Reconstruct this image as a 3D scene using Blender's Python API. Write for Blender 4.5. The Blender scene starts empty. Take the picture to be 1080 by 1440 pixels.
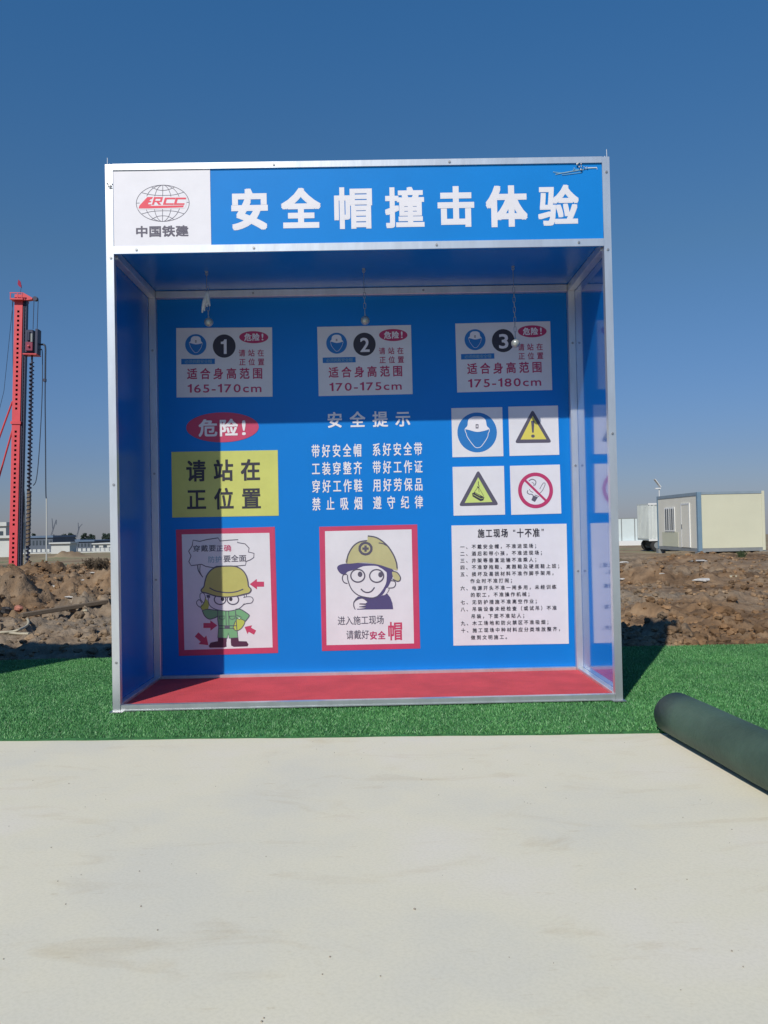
import bpy, math, random
import numpy as np
from mathutils import Vector, Matrix
from mathutils.geometry import tessellate_polygon

random.seed(7)
rng = np.random.default_rng(11)
scene = bpy.context.scene
COL = scene.collection

# ------------------------------------------------------------------ camera
F, CX, CY, CZ, YAW, PITCH, ROLL = 1200.0, 0.0468, -4.0975, 0.8686, 0.0110, 0.0183, -0.0202
cp = math.cos(PITCH)
vf = Vector((math.sin(YAW) * cp, math.cos(YAW) * cp, math.sin(PITCH)))
r0 = vf.cross(Vector((0, 0, 1))).normalized(); u0 = r0.cross(vf)
vr = r0 * math.cos(ROLL) + u0 * math.sin(ROLL)
vu = -r0 * math.sin(ROLL) + u0 * math.cos(ROLL)
cam = bpy.data.cameras.new('camera'); cam_o = bpy.data.objects.new('camera', cam); COL.objects.link(cam_o)
m = Matrix((vr, vu, -vf)).transposed().to_4x4(); m.translation = Vector((CX, CY, CZ)); cam_o.matrix_world = m
cam.sensor_fit = 'VERTICAL'; cam.sensor_height = 36.0; cam.lens = F / 1440 * 36.0
cam.clip_start = 0.05; cam.clip_end = 6000
scene.camera = cam_o

# ------------------------------------------------------------------ sky, sun, exposure
SX, SZ = 0.455, 0.93                       # sun ray: dx, -dz per metre of depth
sun_el = math.atan(SZ / math.hypot(1, SX)); sun_az = math.atan2(SX, 1)
world = bpy.data.worlds.new('World'); scene.world = world; world.use_nodes = True
nt = world.node_tree; bg = nt.nodes['Background']
sky = nt.nodes.new('ShaderNodeTexSky'); sky.sky_type = 'NISHITA'; sky.sun_disc = False
sky.sun_elevation = sun_el; sky.sun_rotation = math.pi + sun_az
sky.altitude = 0; sky.air_density = 1.6; sky.dust_density = 0.1; sky.ozone_density = 4.0
tint = nt.nodes.new('ShaderNodeMix'); tint.data_type = 'RGBA'; tint.blend_type = 'MULTIPLY'; tint.inputs[0].default_value = 1.0
# clear dry air: slightly bluer overhead, greyer towards the horizon all the way round
wtc = nt.nodes.new('ShaderNodeTexCoord'); wsep = nt.nodes.new('ShaderNodeSeparateXYZ'); wr = nt.nodes.new('ShaderNodeValToRGB')
nt.links.new(wtc.outputs['Generated'], wsep.inputs[0]); nt.links.new(wsep.outputs['Z'], wr.inputs[0])
we = wr.color_ramp.elements
for _ in range(2): we.new(.5)
for e_, p_, c_ in zip(we, (0.0, 0.08, 0.30, 0.52), ((.34, .47, .99), (.33, .455, .88), (.365, .565, .79), (.30, .66, .98))): e_.position = p_; e_.color = (*c_, 1)
nt.links.new(wr.outputs[0], tint.inputs[7])
nt.links.new(sky.outputs[0], tint.inputs[6]); nt.links.new(tint.outputs[2], bg.inputs['Color'])
bg.inputs['Strength'].default_value = 0.085
sun = bpy.data.lights.new('sun', 'SUN'); sun.energy = 3.8; sun.angle = math.radians(0.55); sun.color = (1.0, 0.94, 0.84)
sun_o = bpy.data.objects.new('sun', sun); COL.objects.link(sun_o)
sun_o.rotation_euler = Vector((SX, 1, -SZ)).to_track_quat('-Z', 'Y').to_euler()
scene.view_settings.view_transform = 'Standard'; scene.view_settings.look = 'None'
scene.view_settings.exposure = 0.0; scene.view_settings.gamma = 1.0
scene.view_settings.use_curve_mapping = False

# ------------------------------------------------------------------ helpers
def ray(px, py):
    return vf + vr * ((px - 540) / F) + vu * ((720 - py) / F)
def on_plane(px, py, axis, val):
    o = Vector((CX, CY, CZ)); d = ray(px, py); return o + d * ((val - o[axis]) / d[axis])
def at_depth(px, py, dist):
    o = Vector((CX, CY, CZ)); return o + ray(px, py) * dist

def mat(name, col, rough=0.6, metal=0.0, var=0.0, vscale=3.0, bump=0.0, bscale=40.0, coat=0.0, spec=0.5, col2=None, detail=5, stretch=None):
    mt = bpy.data.materials.new(name); mt.use_nodes = True
    n = mt.node_tree; b = n.nodes['Principled BSDF']
    b.inputs['Base Color'].default_value = (*col, 1); b.inputs['Roughness'].default_value = rough
    b.inputs['Metallic'].default_value = metal; b.inputs['Coat Weight'].default_value = coat
    b.inputs['Coat Roughness'].default_value = 0.06
    b.inputs['Specular IOR Level'].default_value = spec
    tc = n.nodes.new('ShaderNodeTexCoord'); src = tc.outputs['Object']
    if stretch:
        mp = n.nodes.new('ShaderNodeMapping'); mp.inputs['Scale'].default_value = stretch
        n.links.new(src, mp.inputs[0]); src = mp.outputs[0]
    if var > 0 or col2:
        t = n.nodes.new('ShaderNodeTexNoise'); t.inputs['Scale'].default_value = vscale; t.inputs['Detail'].default_value = detail
        t.inputs['Roughness'].default_value = 0.65
        n.links.new(src, t.inputs['Vector'])
        r = n.nodes.new('ShaderNodeValToRGB'); e = r.color_ramp.elements
        c2 = col2 if col2 else tuple(c * (1 - var) for c in col)
        c1 = col if col2 else tuple(min(1, c * (1 + var * .5)) for c in col)
        e[0].position = 0.36; e[1].position = 0.64; e[0].color = (*c2, 1); e[1].color = (*c1, 1)
        n.links.new(t.outputs['Fac'], r.inputs[0]); n.links.new(r.outputs[0], b.inputs['Base Color'])
    if bump > 0:
        t2 = n.nodes.new('ShaderNodeTexNoise'); t2.inputs['Scale'].default_value = bscale; t2.inputs['Detail'].default_value = 4
        n.links.new(src, t2.inputs['Vector'])
        bp = n.nodes.new('ShaderNodeBump'); bp.inputs['Strength'].default_value = bump; bp.inputs['Distance'].default_value = 0.01
        n.links.new(t2.outputs['Fac'], bp.inputs['Height']); n.links.new(bp.outputs[0], b.inputs['Normal'])
    return mt

M = {}
M['alu'] = mat('brushed_aluminium', (0.74, 0.765, 0.78), 0.34, 0.75, var=0.10, vscale=9, bump=0.05, bscale=30, stretch=(1, 1, .25))
M['bolt'] = mat('bolt_steel', (0.42, 0.42, 0.42), 0.4, 0.9)
M['panel'] = mat('blue_panel', (0.004, 0.185, 0.60), 0.38, 0, var=0.05, vscale=1.2, bump=0.02, bscale=2.5, spec=0.22)
M['gloss'] = mat('glossy_blue_panel', (0.006, 0.16, 0.56), 0.13, 0, var=0.05, vscale=1.2, bump=0.012, bscale=2.2, coat=1.0)
M['dull'] = mat('dull_blue_panel', (0.006, 0.15, 0.52), 0.27, 0, var=0.08, vscale=1.2, bump=0.02, bscale=2.2, spec=0.4)
M['fascia'] = mat('blue_print', (0.002, 0.205, 0.62), 0.5, 0, var=0.05, vscale=2.0, spec=0.2)
M['white'] = mat('white_print', (0.72, 0.715, 0.77), 0.5, 0, var=0.04, vscale=5)
M['sheet'] = mat('white_vinyl_sheet', (0.66, 0.665, 0.71), 0.42, 0, var=0.05, vscale=5, bump=0.03, bscale=6)
M['yellow_sheet'] = mat('yellow_vinyl_sheet', (0.54, 0.57, 0.15), 0.42, 0, var=0.07, vscale=5, bump=0.03, bscale=6)
M['red'] = mat('red_print', (0.49, 0.045, 0.12), 0.5, 0, var=0.06, vscale=8)
M['crimson'] = mat('crimson_print', (0.42, 0.03, 0.12), 0.5)
M['logo_red'] = mat('logo_red_print', (0.70, 0.05, 0.09), 0.5)
M['black'] = mat('black_print', (0.030, 0.028, 0.045), 0.5)
M['slate'] = mat('grey_print', (0.085, 0.08, 0.12), 0.5)
M['pblue'] = mat('sign_blue_print', (0.01, 0.16, 0.47), 0.5)
M['yellow'] = mat('yellow_print', (0.62, 0.55, 0.10), 0.5)
M['lime'] = mat('lime_print', (0.50, 0.62, 0.18), 0.5)
M['helmet'] = mat('helmet_print', (0.44, 0.43, 0.13), 0.5, var=0.06, vscale=12)
M['khaki'] = mat('khaki_print', (0.44, 0.43, 0.22), 0.5, var=0.06, vscale=12)
M['green'] = mat('green_print', (0.16, 0.38, 0.19), 0.5)
M['glove'] = mat('glove_print', (0.42, 0.50, 0.09), 0.5)
M['boot'] = mat('boot_print', (0.075, 0.02, 0.055), 0.5)
M['navy'] = mat('navy_print', (0.07, 0.06, 0.17), 0.5)
M['teal'] = mat('teal_print', (0.22, 0.38, 0.48), 0.5)
M['tape'] = mat('tape_print', (.10, .30, .52), .5); M['mat'] = mat('red_carpet', (0.62, 0.065, 0.08), 0.9, 0, var=0.16, vscale=4, bump=0.5, bscale=160)

def link(name, me, mt=None, parent=None, loc=None, rot=None):
    o = bpy.data.objects.new(name, me)
    if mt is not None and me is not None and not me.materials: me.materials.append(mt)
    COL.objects.link(o)
    if parent: o.parent = parent
    if loc is not None: o.location = loc
    if rot is not None: o.rotation_euler = rot
    return o
def tag(o, label=None, cat=None, group=None, kind=None):
    if label: o['label'] = label
    if cat: o['category'] = cat
    if group: o['group'] = group
    if kind: o['kind'] = kind
    return o
def empty(name, loc, label, cat, group=None, rot=(0, 0, 0)):
    o = bpy.data.objects.new(name, None); COL.objects.link(o); o.location = loc; o.rotation_euler = rot
    o.empty_display_size = 0.1
    return tag(o, label, cat, group)

class MB:
    def __init__(s): s.v = []; s.f = []; s.sm = []
    def add(s, v, f, smooth=False):
        b = len(s.v); s.v += [tuple(x) for x in v]; s.f += [tuple(i + b for i in q) for q in f]; s.sm += [smooth] * len(f); return s
    def box(s, x0, x1, y0, y1, z0, z1, mtx=None):
        v = [(x, y, z) for z in (z0, z1) for y in (y0, y1) for x in (x0, x1)]
        if mtx is not None: v = [tuple(mtx @ Vector(p)) for p in v]
        return s.add(v, [(0, 2, 3, 1), (4, 5, 7, 6), (0, 1, 5, 4), (2, 6, 7, 3), (0, 4, 6, 2), (1, 3, 7, 5)])
    def tube(s, pts, r, n=8, smooth=True, caps=True, radii=None):
        pts = [Vector(p) for p in pts]; v = []; f = []
        prev = None
        for i, p in enumerate(pts):
            t = (pts[min(i + 1, len(pts) - 1)] - pts[max(i - 1, 0)]).normalized()
            if prev is None:
                a = t.orthogonal().normalized()
            else:
                a = (prev - t * prev.dot(t)); a = a.normalized() if a.length > 1e-6 else t.orthogonal().normalized()
            prev = a; b = t.cross(a); rr = radii[i] if radii else r
            for k in range(n):
                an = 2 * math.pi * k / n; v.append(p + (a * math.cos(an) + b * math.sin(an)) * rr)
        for i in range(len(pts) - 1):
            for k in range(n):
                k2 = (k + 1) % n; f.append((i * n + k, i * n + k2, (i + 1) * n + k2, (i + 1) * n + k))
        s.add(v, f, smooth)
        if caps:
            s.add(v[:n], [tuple(range(n))[::-1]]); s.add(v[-n:], [tuple(range(n))])
        return s
    def sphere(s, c, r, nu=20, nv=12, sc=(1, 1, 1)):
        v = [(c[0], c[1], c[2] + r * sc[2])]; f = []
        for j in range(1, nv):
            th = math.pi * j / nv
            for i in range(nu):
                ph = 2 * math.pi * i / nu
                v.append((c[0] + r * sc[0] * math.sin(th) * math.cos(ph), c[1] + r * sc[1] * math.sin(th) * math.sin(ph), c[2] + r * sc[2] * math.cos(th)))
        v.append((c[0], c[1], c[2] - r * sc[2])); last = len(v) - 1
        for i in range(nu): f.append((0, 1 + i, 1 + (i + 1) % nu))
        for j in range(nv - 2):
            for i in range(nu):
                a = 1 + j * nu; f.append((a + i, a + nu + i, a + nu + (i + 1) % nu, a + (i + 1) % nu))
        a = 1 + (nv - 2) * nu
        for i in range(nu): f.append((a + (i + 1) % nu, a + i, last))
        return s.add(v, f, True)
    def torus(s, c, R, r, stretch=0, axis='x', n=16, k=6):
        """chain link standing upright, flat face towards axis"""
        pts = []
        for i in range(n):
            an = 2 * math.pi * i / n; a = R * math.cos(an); b = R * math.sin(an) + (stretch / 2 if math.sin(an) >= 0 else -stretch / 2)
            pts.append((c[0], c[1] + a, c[2] + b) if axis == 'x' else (c[0] + a, c[1], c[2] + b))
        v = []; f = []
        for i in range(n):
            p = Vector(pts[i]); t = (Vector(pts[(i + 1) % n]) - Vector(pts[i - 1])).normalized()
            b = Vector((1, 0, 0)) if axis == 'x' else Vector((0, 1, 0)); a = t.cross(b)
            for j in range(k):
                an = 2 * math.pi * j / k; v.append(p + (a * math.cos(an) + b * math.sin(an)) * r)
        for i in range(n):
            for j in range(k):
                f.append((i * k + j, i * k + (j + 1) % k, ((i + 1) % n) * k + (j + 1) % k, ((i + 1) % n) * k + j))
        return s.add(v, f, True)
    def mesh(s, name):
        me = bpy.data.meshes.new(name); me.from_pydata(s.v, [], s.f)
        me.polygons.foreach_set('use_smooth', s.sm); me.update(); return me
    def build(s, name, mt, parent=None, loc=None, rot=None, bevel=0):
        o = link(name, s.mesh(name), mt, parent, loc, rot)
        if bevel:
            b = o.modifiers.new('bevel', 'BEVEL'); b.width = bevel; b.segments = 1; b.limit_method = 'ANGLE'
        return o
def box(name, mt, x0, x1, y0, y1, z0, z1, parent=None, bevel=0, loc=None, rot=None):
    return MB().box(x0, x1, y0, y1, z0, z1).build(name, mt, parent, loc, rot, bevel)

def np_mesh(name, v, f, smooth=False):
    """v: (n,3) array; f: (m,k) array, k = 3 or 4"""
    me = bpy.data.meshes.new(name); n = len(v); mm, k = f.shape
    me.vertices.add(n); me.vertices.foreach_set('co', np.ascontiguousarray(v, dtype=np.float32).ravel())
    me.loops.add(mm * k); me.loops.foreach_set('vertex_index', np.ascontiguousarray(f, dtype=np.int32).ravel())
    me.polygons.add(mm); me.polygons.foreach_set('loop_start', np.arange(0, mm * k, k, dtype=np.int32))
    me.polygons.foreach_set('loop_total', np.full(mm, k, dtype=np.int32))
    me.polygons.foreach_set('use_smooth', np.full(mm, smooth, dtype=bool))
    me.update(calc_edges=True); me.validate(); return me

# ------------------------------------------------------------------ noise for the terrain
_tab = rng.random((256, 256))
def vnoise(x, y):
    xi = np.floor(x).astype(int); yi = np.floor(y).astype(int); fx = x - xi; fy = y - yi
    fx = fx * fx * (3 - 2 * fx); fy = fy * fy * (3 - 2 * fy)
    g = lambda a, b: _tab[a & 255, b & 255]
    return (g(xi, yi) * (1 - fx) + g(xi + 1, yi) * fx) * (1 - fy) + (g(xi, yi + 1) * (1 - fx) + g(xi + 1, yi + 1) * fx) * fy
def fbm(x, y, o=5, rough=.5, lac=2.03):
    s = 0; a = 1; t = 0
    for i in range(o):
        s = s + a * (vnoise(x + 13.7 * i, y + 7.3 * i) - .5); t += a; a *= rough; x = x * lac; y = y * lac
    return s / t * 2
MAT_BACK = 1.76
def ground_z(x, y):
    x = np.asarray(x, float); y = np.asarray(y, float)
    L = np.interp(y, [0, 1.76, 2.1, 2.9, 3.8, 6, 9, 12.5, 15.5, 19, 60, 120], [-.05, -.05, -.20, -.20, -.03, .0, .0, .10, .06, -.72, -1.0, -1.85])
    Rr = np.interp(y, [0, 1.76, 4, 8, 16, 30, 36, 44, 60, 120], [-.05, -.035, -.06, -.2, -.42, -.60, -.62, -.9, -1.02, -1.85])
    t = np.clip((x / np.maximum(y + 4.1, 1) + .22) / .44, 0, 1); t = t * t * (3 - 2 * t)
    base = L * (1 - t) + Rr * t
    near = np.clip((y - 1.70) / 1.0, 0, 1)
    far = np.clip((46 - y) / 20, 0.12, 1)
    amp = near * far
    left = np.clip(.6 - x * .25, 0, 1)
    big = fbm(x * .35 + 3, y * .30 + 9, 4) * .20
    cr = -np.clip(.30 - np.abs(fbm(x * 1.9 + 31, y * 1.5 + 7, 4, .6)) * 1.6, 0, 1) * .16 * (.35 + .9 * left)
    rub = np.abs(fbm(x * 1.3, y * 1.1, 6, .66)) * .36 - .05
    mask = np.clip(fbm(x * .33 + 40, y * .5 + 11, 3) * 2.2 + .45, 0.12, 1)
    mask = np.where(x < 0, np.clip(mask + .12, 0, 1), mask)
    fine = np.abs(fbm(x * 5.5, y * 5.5, 5, .68)) * .13
    lip = np.where(x < -.8, .35, 1.0) * np.exp(-((y - 2.15) / .35) ** 2) * (fbm(x * 2.2 + 5, y * 2, 4) * .10 + .05) * near ** .3
    bumps = 0
    for bx, by, bh, br in ((-5.6, 9.3, .34, .62), (-3.75, 7.3, .30, .5), (-4.8, 6.5, .20, .5), (-25.0, 66.0, .55, 1.3), (3.6, 5.2, .16, .7), (5.9, 13, .3, 1.6), (9.5, 20, .35, 2.2)):
        bumps = bumps + bh * np.exp(-(((x - bx) / br) ** 2 + ((y - by) / br) ** 2)) * (1 + .7 * fbm(x * 2.3 / max(br, .5) + bx, y * 2.3 / max(br, .5), 4))
    base = base + bumps
    return base + amp * (big * mask + rub * mask * (1 + .5 * left) + cr + fine * (0.35 + .75 * mask)) + lip * np.clip((y - 1.7) * 4, 0, 1)

# ------------------------------------------------------------------ dirt material
def dirt_mat(name, clod=False):
    mt = bpy.data.materials.new(name); mt.use_nodes = True; n = mt.node_tree; b = n.nodes['Principled BSDF']
    b.inputs['Roughness'].default_value = 0.95; b.inputs['Specular IOR Level'].default_value = 0.15
    tc = n.nodes.new('ShaderNodeTexCoord')
    geo = n.nodes.new('ShaderNodeNewGeometry')
    def noise(s, d, off=0):
        mp = n.nodes.new('ShaderNodeMapping'); mp.inputs['Location'].default_value = (off, off * .7, 0)
        n.links.new(geo.outputs['Position'], mp.inputs[0])
        t = n.nodes.new('ShaderNodeTexNoise'); t.inputs['Scale'].default_value = s; t.inputs['Detail'].default_value = d; t.inputs['Roughness'].default_value = .62
        n.links.new(mp.outputs[0], t.inputs['Vector']); return t.outputs['Fac']
    def ramp(f, stops):
        r = n.nodes.new('ShaderNodeValToRGB'); e = r.color_ramp.elements
        while len(e) < len(stops): e.new(.5)
        for i, (p, c) in enumerate(stops): e[i].position = p; e[i].color = (*c, 1)
        n.links.new(f, r.inputs[0]); return r.outputs[0]
    def mix(f, a, c2, bl='MIX'):
        x = n.nodes.new('ShaderNodeMix'); x.data_type = 'RGBA'; x.blend_type = bl
        if isinstance(f, float): x.inputs[0].default_value = f
        else: n.links.new(f, x.inputs[0])
        n.links.new(a, x.inputs[6]); n.links.new(c2, x.inputs[7]); return x.outputs[2]
    a = ramp(noise(.55, 6), [(.36, (.105, .068, .040)), (.50, (.225, .142, .080)), (.64, (.36, .255, .16))])
    c = ramp(noise(3.1, 6, 5), [(.38, (.075, .048, .030)), (.55, (.27, .17, .095)), (.70, (.44, .32, .20))])
    m1 = mix(.5, a, c)
    g = ramp(noise(.3, 4, 21), [(.45, (0, 0, 0)), (.62, (1, 1, 1))])
    grey = ramp(noise(7, 5, 2), [(.35, (.20, .165, .125)), (.65, (.36, .31, .24))])
    x2 = n.nodes.new('ShaderNodeMath'); x2.operation = 'MULTIPLY'; x2.inputs[1].default_value = .65
    n.links.new(g, x2.inputs[0])
    m2 = mix(x2.outputs[0], m1, grey)
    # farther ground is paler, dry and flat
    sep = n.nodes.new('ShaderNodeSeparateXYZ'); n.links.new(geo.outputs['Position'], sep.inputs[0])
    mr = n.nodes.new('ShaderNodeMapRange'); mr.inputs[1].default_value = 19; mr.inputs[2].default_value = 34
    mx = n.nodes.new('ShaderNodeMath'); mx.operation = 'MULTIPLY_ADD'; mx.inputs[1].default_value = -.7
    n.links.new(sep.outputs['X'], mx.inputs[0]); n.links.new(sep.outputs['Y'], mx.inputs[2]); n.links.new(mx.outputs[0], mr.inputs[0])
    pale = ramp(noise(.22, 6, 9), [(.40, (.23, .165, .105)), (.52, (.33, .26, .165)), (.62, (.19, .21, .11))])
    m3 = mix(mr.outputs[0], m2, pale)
    if clod:
        r = n.nodes.new('ShaderNodeValToRGB'); e = r.color_ramp.elements; e[0].color = (.6, .6, .6, 1); e[1].color = (1.35, 1.25, 1.12, 1)
        n.links.new(geo.outputs['Random Per Island'], r.inputs[0]); m3 = mix(1.0, m3, r.outputs[0], 'MULTIPLY')
    n.links.new(m3, b.inputs['Base Color'])
    bp = n.nodes.new('ShaderNodeBump'); bp.inputs['Strength'].default_value = .9; bp.inputs['Distance'].default_value = .04
    n.links.new(noise(14, 8, 3), bp.inputs['Height']); n.links.new(bp.outputs[0], b.inputs['Normal'])
    return mt
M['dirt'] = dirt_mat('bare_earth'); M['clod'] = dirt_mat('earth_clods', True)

# ------------------------------------------------------------------ large ground sheets
def far_ground():
    ang = np.linspace(0, 2 * np.pi, 49)[:-1]; rad = [0, 30, 118, 400, 1500, 4500]
    v = [(0, 0, -1.5)]; f = []
    mb = MB()
    for r in rad[1:]:
        for a in ang: v.append((r * math.cos(a), r * math.sin(a), -1.6 if r < 100 else -.015 * r - .12))
    n = 48
    f = [(0, 1 + i, 1 + (i + 1) % n) for i in range(n)]
    for k in range(len(rad) - 2):
        for i in range(n):
            a = 1 + k * n; f.append((a + i, a + n + i, a + n + (i + 1) % n, a + (i + 1) % n))
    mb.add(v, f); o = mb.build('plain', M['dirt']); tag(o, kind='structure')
far_ground()
def dirt_ground():
    ys = 1.70 + (np.geomspace(1, 32.5, 560) - 1) * 3.75
    ts = np.linspace(-1.15, 1.15, 760)
    Y = np.repeat(ys[:, None], len(ts), 1); X = ts[None, :] * (Y + 4.1)
    X = X + (X * 0)
    Z = ground_z(X, Y)
    v = np.stack([X, Y, Z], -1).reshape(-1, 3); n = len(ts); m_ = len(ys)
    i = np.arange((m_ - 1) * (n - 1)); a = (i // (n - 1)) * n + i % (n - 1)
    f = np.stack([a, a + 1, a + n + 1, a + n], 1)
    o = link('dirt_ground', np_mesh('dirt_ground', v, f, True), M['dirt']); tag(o, kind='structure')
    # earth around and under the slab and turf
    mb = MB().box(-60, 60, -40, 1.72, -1.3, -.05); o = mb.build('site_ground', M['dirt']); tag(o, kind='structure')
dirt_ground()

def clods():
    # base icosahedra, distorted
    t = (1 + 5 ** .5) / 2
    bv = np.array([(-1, t, 0), (1, t, 0), (-1, -t, 0), (1, -t, 0), (0, -1, t), (0, 1, t), (0, -1, -t), (0, 1, -t), (t, 0, -1), (t, 0, 1), (-t, 0, -1), (-t, 0, 1)], float)
    bv /= np.linalg.norm(bv[0])
    bf = np.array([(0, 11, 5), (0, 5, 1), (0, 1, 7), (0, 7, 10), (0, 10, 11), (1, 5, 9), (5, 11, 4), (11, 10, 2), (10, 7, 6), (7, 1, 8), (3, 9, 4), (3, 4, 2), (3, 2, 6), (3, 6, 8), (3, 8, 9), (4, 9, 5), (2, 4, 11), (6, 2, 10), (8, 6, 7), (9, 8, 1)])
    # one subdivision
    vv = [tuple(p) for p in bv]; cache = {}
    def midp(a, b):
        k = (min(a, b), max(a, b))
        if k not in cache:
            p = (np.array(vv[a]) + np.array(vv[b])); p /= np.linalg.norm(p); vv.append(tuple(p)); cache[k] = len(vv) - 1
        return cache[k]
    ff = []
    for a, b, c in bf:
        ab, bc, ca = midp(a, b), midp(b, c), midp(c, a); ff += [(a, ab, ca), (b, bc, ab), (c, ca, bc), (ab, bc, ca)]
    bv = np.array(vv); bf = np.array(ff)
    N = 20000
    yy = 1.9 + (rng.random(N) ** 2.0) * 24; xx = (rng.random(N) * 2 - 1) * (yy + 4.1) * .95
    keep = fbm(xx * .9, yy * .9, 4) + rng.random(N) * .5 > -.02
    xx = xx[keep]; yy = yy[keep]; N = len(xx)
    s = .008 + .034 * rng.random(N) ** 3.2 + .0012 * yy
    big = rng.random(N) < .008; s[big] *= 1.7
    nb = len(bv)
    disp = 1 + (rng.random((N, nb)) - .5) * .55
    sc = .7 + rng.random((N, 1, 3)) * .7; sc[:, :, 2] *= .75
    an = rng.random(N) * 6.28; ca, sa = np.cos(an), np.sin(an)
    P = bv[None] * disp[:, :, None] * sc * s[:, None, None]
    x2 = P[:, :, 0] * ca[:, None] - P[:, :, 1] * sa[:, None]; y2 = P[:, :, 0] * sa[:, None] + P[:, :, 1] * ca[:, None]
    z = ground_z(xx, yy) + s * .25
    V = np.stack([x2 + xx[:, None], y2 + yy[:, None], P[:, :, 2] + z[:, None]], -1).reshape(-1, 3)
    Fc = (bf[None] + (np.arange(N) * nb)[:, None, None]).reshape(-1, 3)
    o = link('dirt_clods', np_mesh('dirt_clods', V, Fc, False), M['clod'])
    tag(o, 'brown earth clods and rubble strewn over the bare ground behind the turf', 'rubble', kind='stuff')
clods()

# ------------------------------------------------------------------ concrete slab
def slab_mat():
    mt = bpy.data.materials.new('trowelled_concrete'); mt.use_nodes = True; n = mt.node_tree; b = n.nodes['Principled BSDF']
    b.inputs['Roughness'].default_value = .82; b.inputs['Specular IOR Level'].default_value = .3
    geo = n.nodes.new('ShaderNodeNewGeometry')
    def noise(s, d, off=0, sc=(1, 1, 1), rough=.6, dist=0):
        mp = n.nodes.new('ShaderNodeMapping'); mp.inputs['Location'].default_value = (off, off * .7, 0); mp.inputs['Scale'].default_value = sc
        mp.inputs['Rotation'].default_value = (0, 0, off * .37)
        n.links.new(geo.outputs['Position'], mp.inputs[0])
        t = n.nodes.new('ShaderNodeTexNoise'); t.inputs['Scale'].default_value = s; t.inputs['Detail'].default_value = d; t.inputs['Roughness'].default_value = rough
        t.inputs['Distortion'].default_value = dist
        n.links.new(mp.outputs[0], t.inputs['Vector']); return t.outputs['Fac']
    def ramp(f, stops):
        r = n.nodes.new('ShaderNodeValToRGB'); e = r.color_ramp.elements
        while len(e) < len(stops): e.new(.5)
        for i, (p, c) in enumerate(stops): e[i].position = p; e[i].color = (*c, 1)
        n.links.new(f, r.inputs[0]); return r.outputs[0]
    def mul(a, c2, fac=1.0):
        x = n.nodes.new('ShaderNodeMix'); x.data_type = 'RGBA'; x.blend_type = 'MULTIPLY'; x.inputs[0].default_value = fac
        n.links.new(a, x.inputs[6]); n.links.new(c2, x.inputs[7]); return x.outputs[2]
    base = ramp(noise(1.1, 7), [(.36, (.69, .66, .545)), (.5, (.745, .70, .545)), (.64, (.75, .705, .59))])
    m = mul(base, ramp(noise(2.3, 6, 4, (1, 2.4, 1), .65, 1.0), [(.26, (.90, .86, .80)), (.44, (1, 1, 1))]))
    m = mul(m, ramp(noise(9, 5, 8, (1, 4, 1), .7), [(.27, (.86, .81, .73)), (.37, (1, 1, 1))]))
    m = mul(m, ramp(noise(34, 3, 2, (1, 1, 1), .7), [(.235, (.55, .52, .46)), (.275, (1, 1, 1))]))
    m = mul(m, ramp(noise(120, 2, 2), [(.3, (.93, .93, .92)), (.6, (1, 1, 1))]))
    n.links.new(m, b.inputs['Base Color'])
    bp = n.nodes.new('ShaderNodeBump'); bp.inputs['Strength'].default_value = .12; bp.inputs['Distance'].default_value = .005
    n.links.new(noise(9, 8, 3, (1, 1.3, 1)), bp.inputs['Height']); n.links.new(bp.outputs[0], b.inputs['Normal'])
    return mt
M['slab'] = slab_mat()
EDGE = lambda x: -0.525 - 0.045 * (x + .2) + .0035 * np.sin(x * 7.1) + .002 * np.sin(x * 23.0)          # front edge of the turf
mb = MB(); v = [(-9, EDGE(-9) + .06, 0), (-9, -16, 0), (2.60, -16, 0), (1.27, EDGE(1.3) + .06, 0)]
v += [(x, y, -.12) for x, y, z in v]
mb.add(v, [(0, 1, 2, 3), (0, 4, 5, 1), (1, 5, 6, 2), (2, 6, 7, 3), (3, 7, 4, 0)])
tag(mb.build('concrete_slab', M['slab']), kind='structure')

# ------------------------------------------------------------------ artificial turf
M['turf'] = mat('turf_backing', (0.03, 0.14, 0.045), 0.9, 0, var=.3, vscale=30, bump=.6, bscale=120)
def blade_mat():
    mt = bpy.data.materials.new('turf_blades'); mt.use_nodes = True; n = mt.node_tree; b = n.nodes['Principled BSDF']
    b.inputs['Roughness'].default_value = .45; b.inputs['Specular IOR Level'].default_value = .45
    geo = n.nodes.new('ShaderNodeNewGeometry'); r = n.nodes.new('ShaderNodeValToRGB'); e = r.color_ramp.elements
    e[0].color = (.05, .18, .055, 1); e[1].color = (.24, .52, .20, 1); e.new(.55).color = (.095, .335, .09, 1)
    n.links.new(geo.outputs['Random Per Island'], r.inputs[0])
    t = n.nodes.new('ShaderNodeTexNoise'); t.inputs['Scale'].default_value = 2.2; t.inputs['Detail'].default_value = 5
    n.links.new(geo.outputs['Position'], t.inputs['Vector'])
    r2 = n.nodes.new('ShaderNodeValToRGB'); r2.color_ramp.elements[0].position = .35; r2.color_ramp.elements[0].color = (.72, .76, .8, 1); r2.color_ramp.elements[1].position = .65
    n.links.new(t.outputs['Fac'], r2.inputs[0])
    x = n.nodes.new('ShaderNodeMix'); x.data_type = 'RGBA'; x.blend_type = 'MULTIPLY'; x.inputs[0].default_value = 1
    n.links.new(r.outputs[0], x.inputs[6]); n.links.new(r2.outputs[0], x.inputs[7]); n.links.new(x.outputs[2], b.inputs['Base Color'])
    return mt
M['blade'] = blade_mat()
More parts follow.
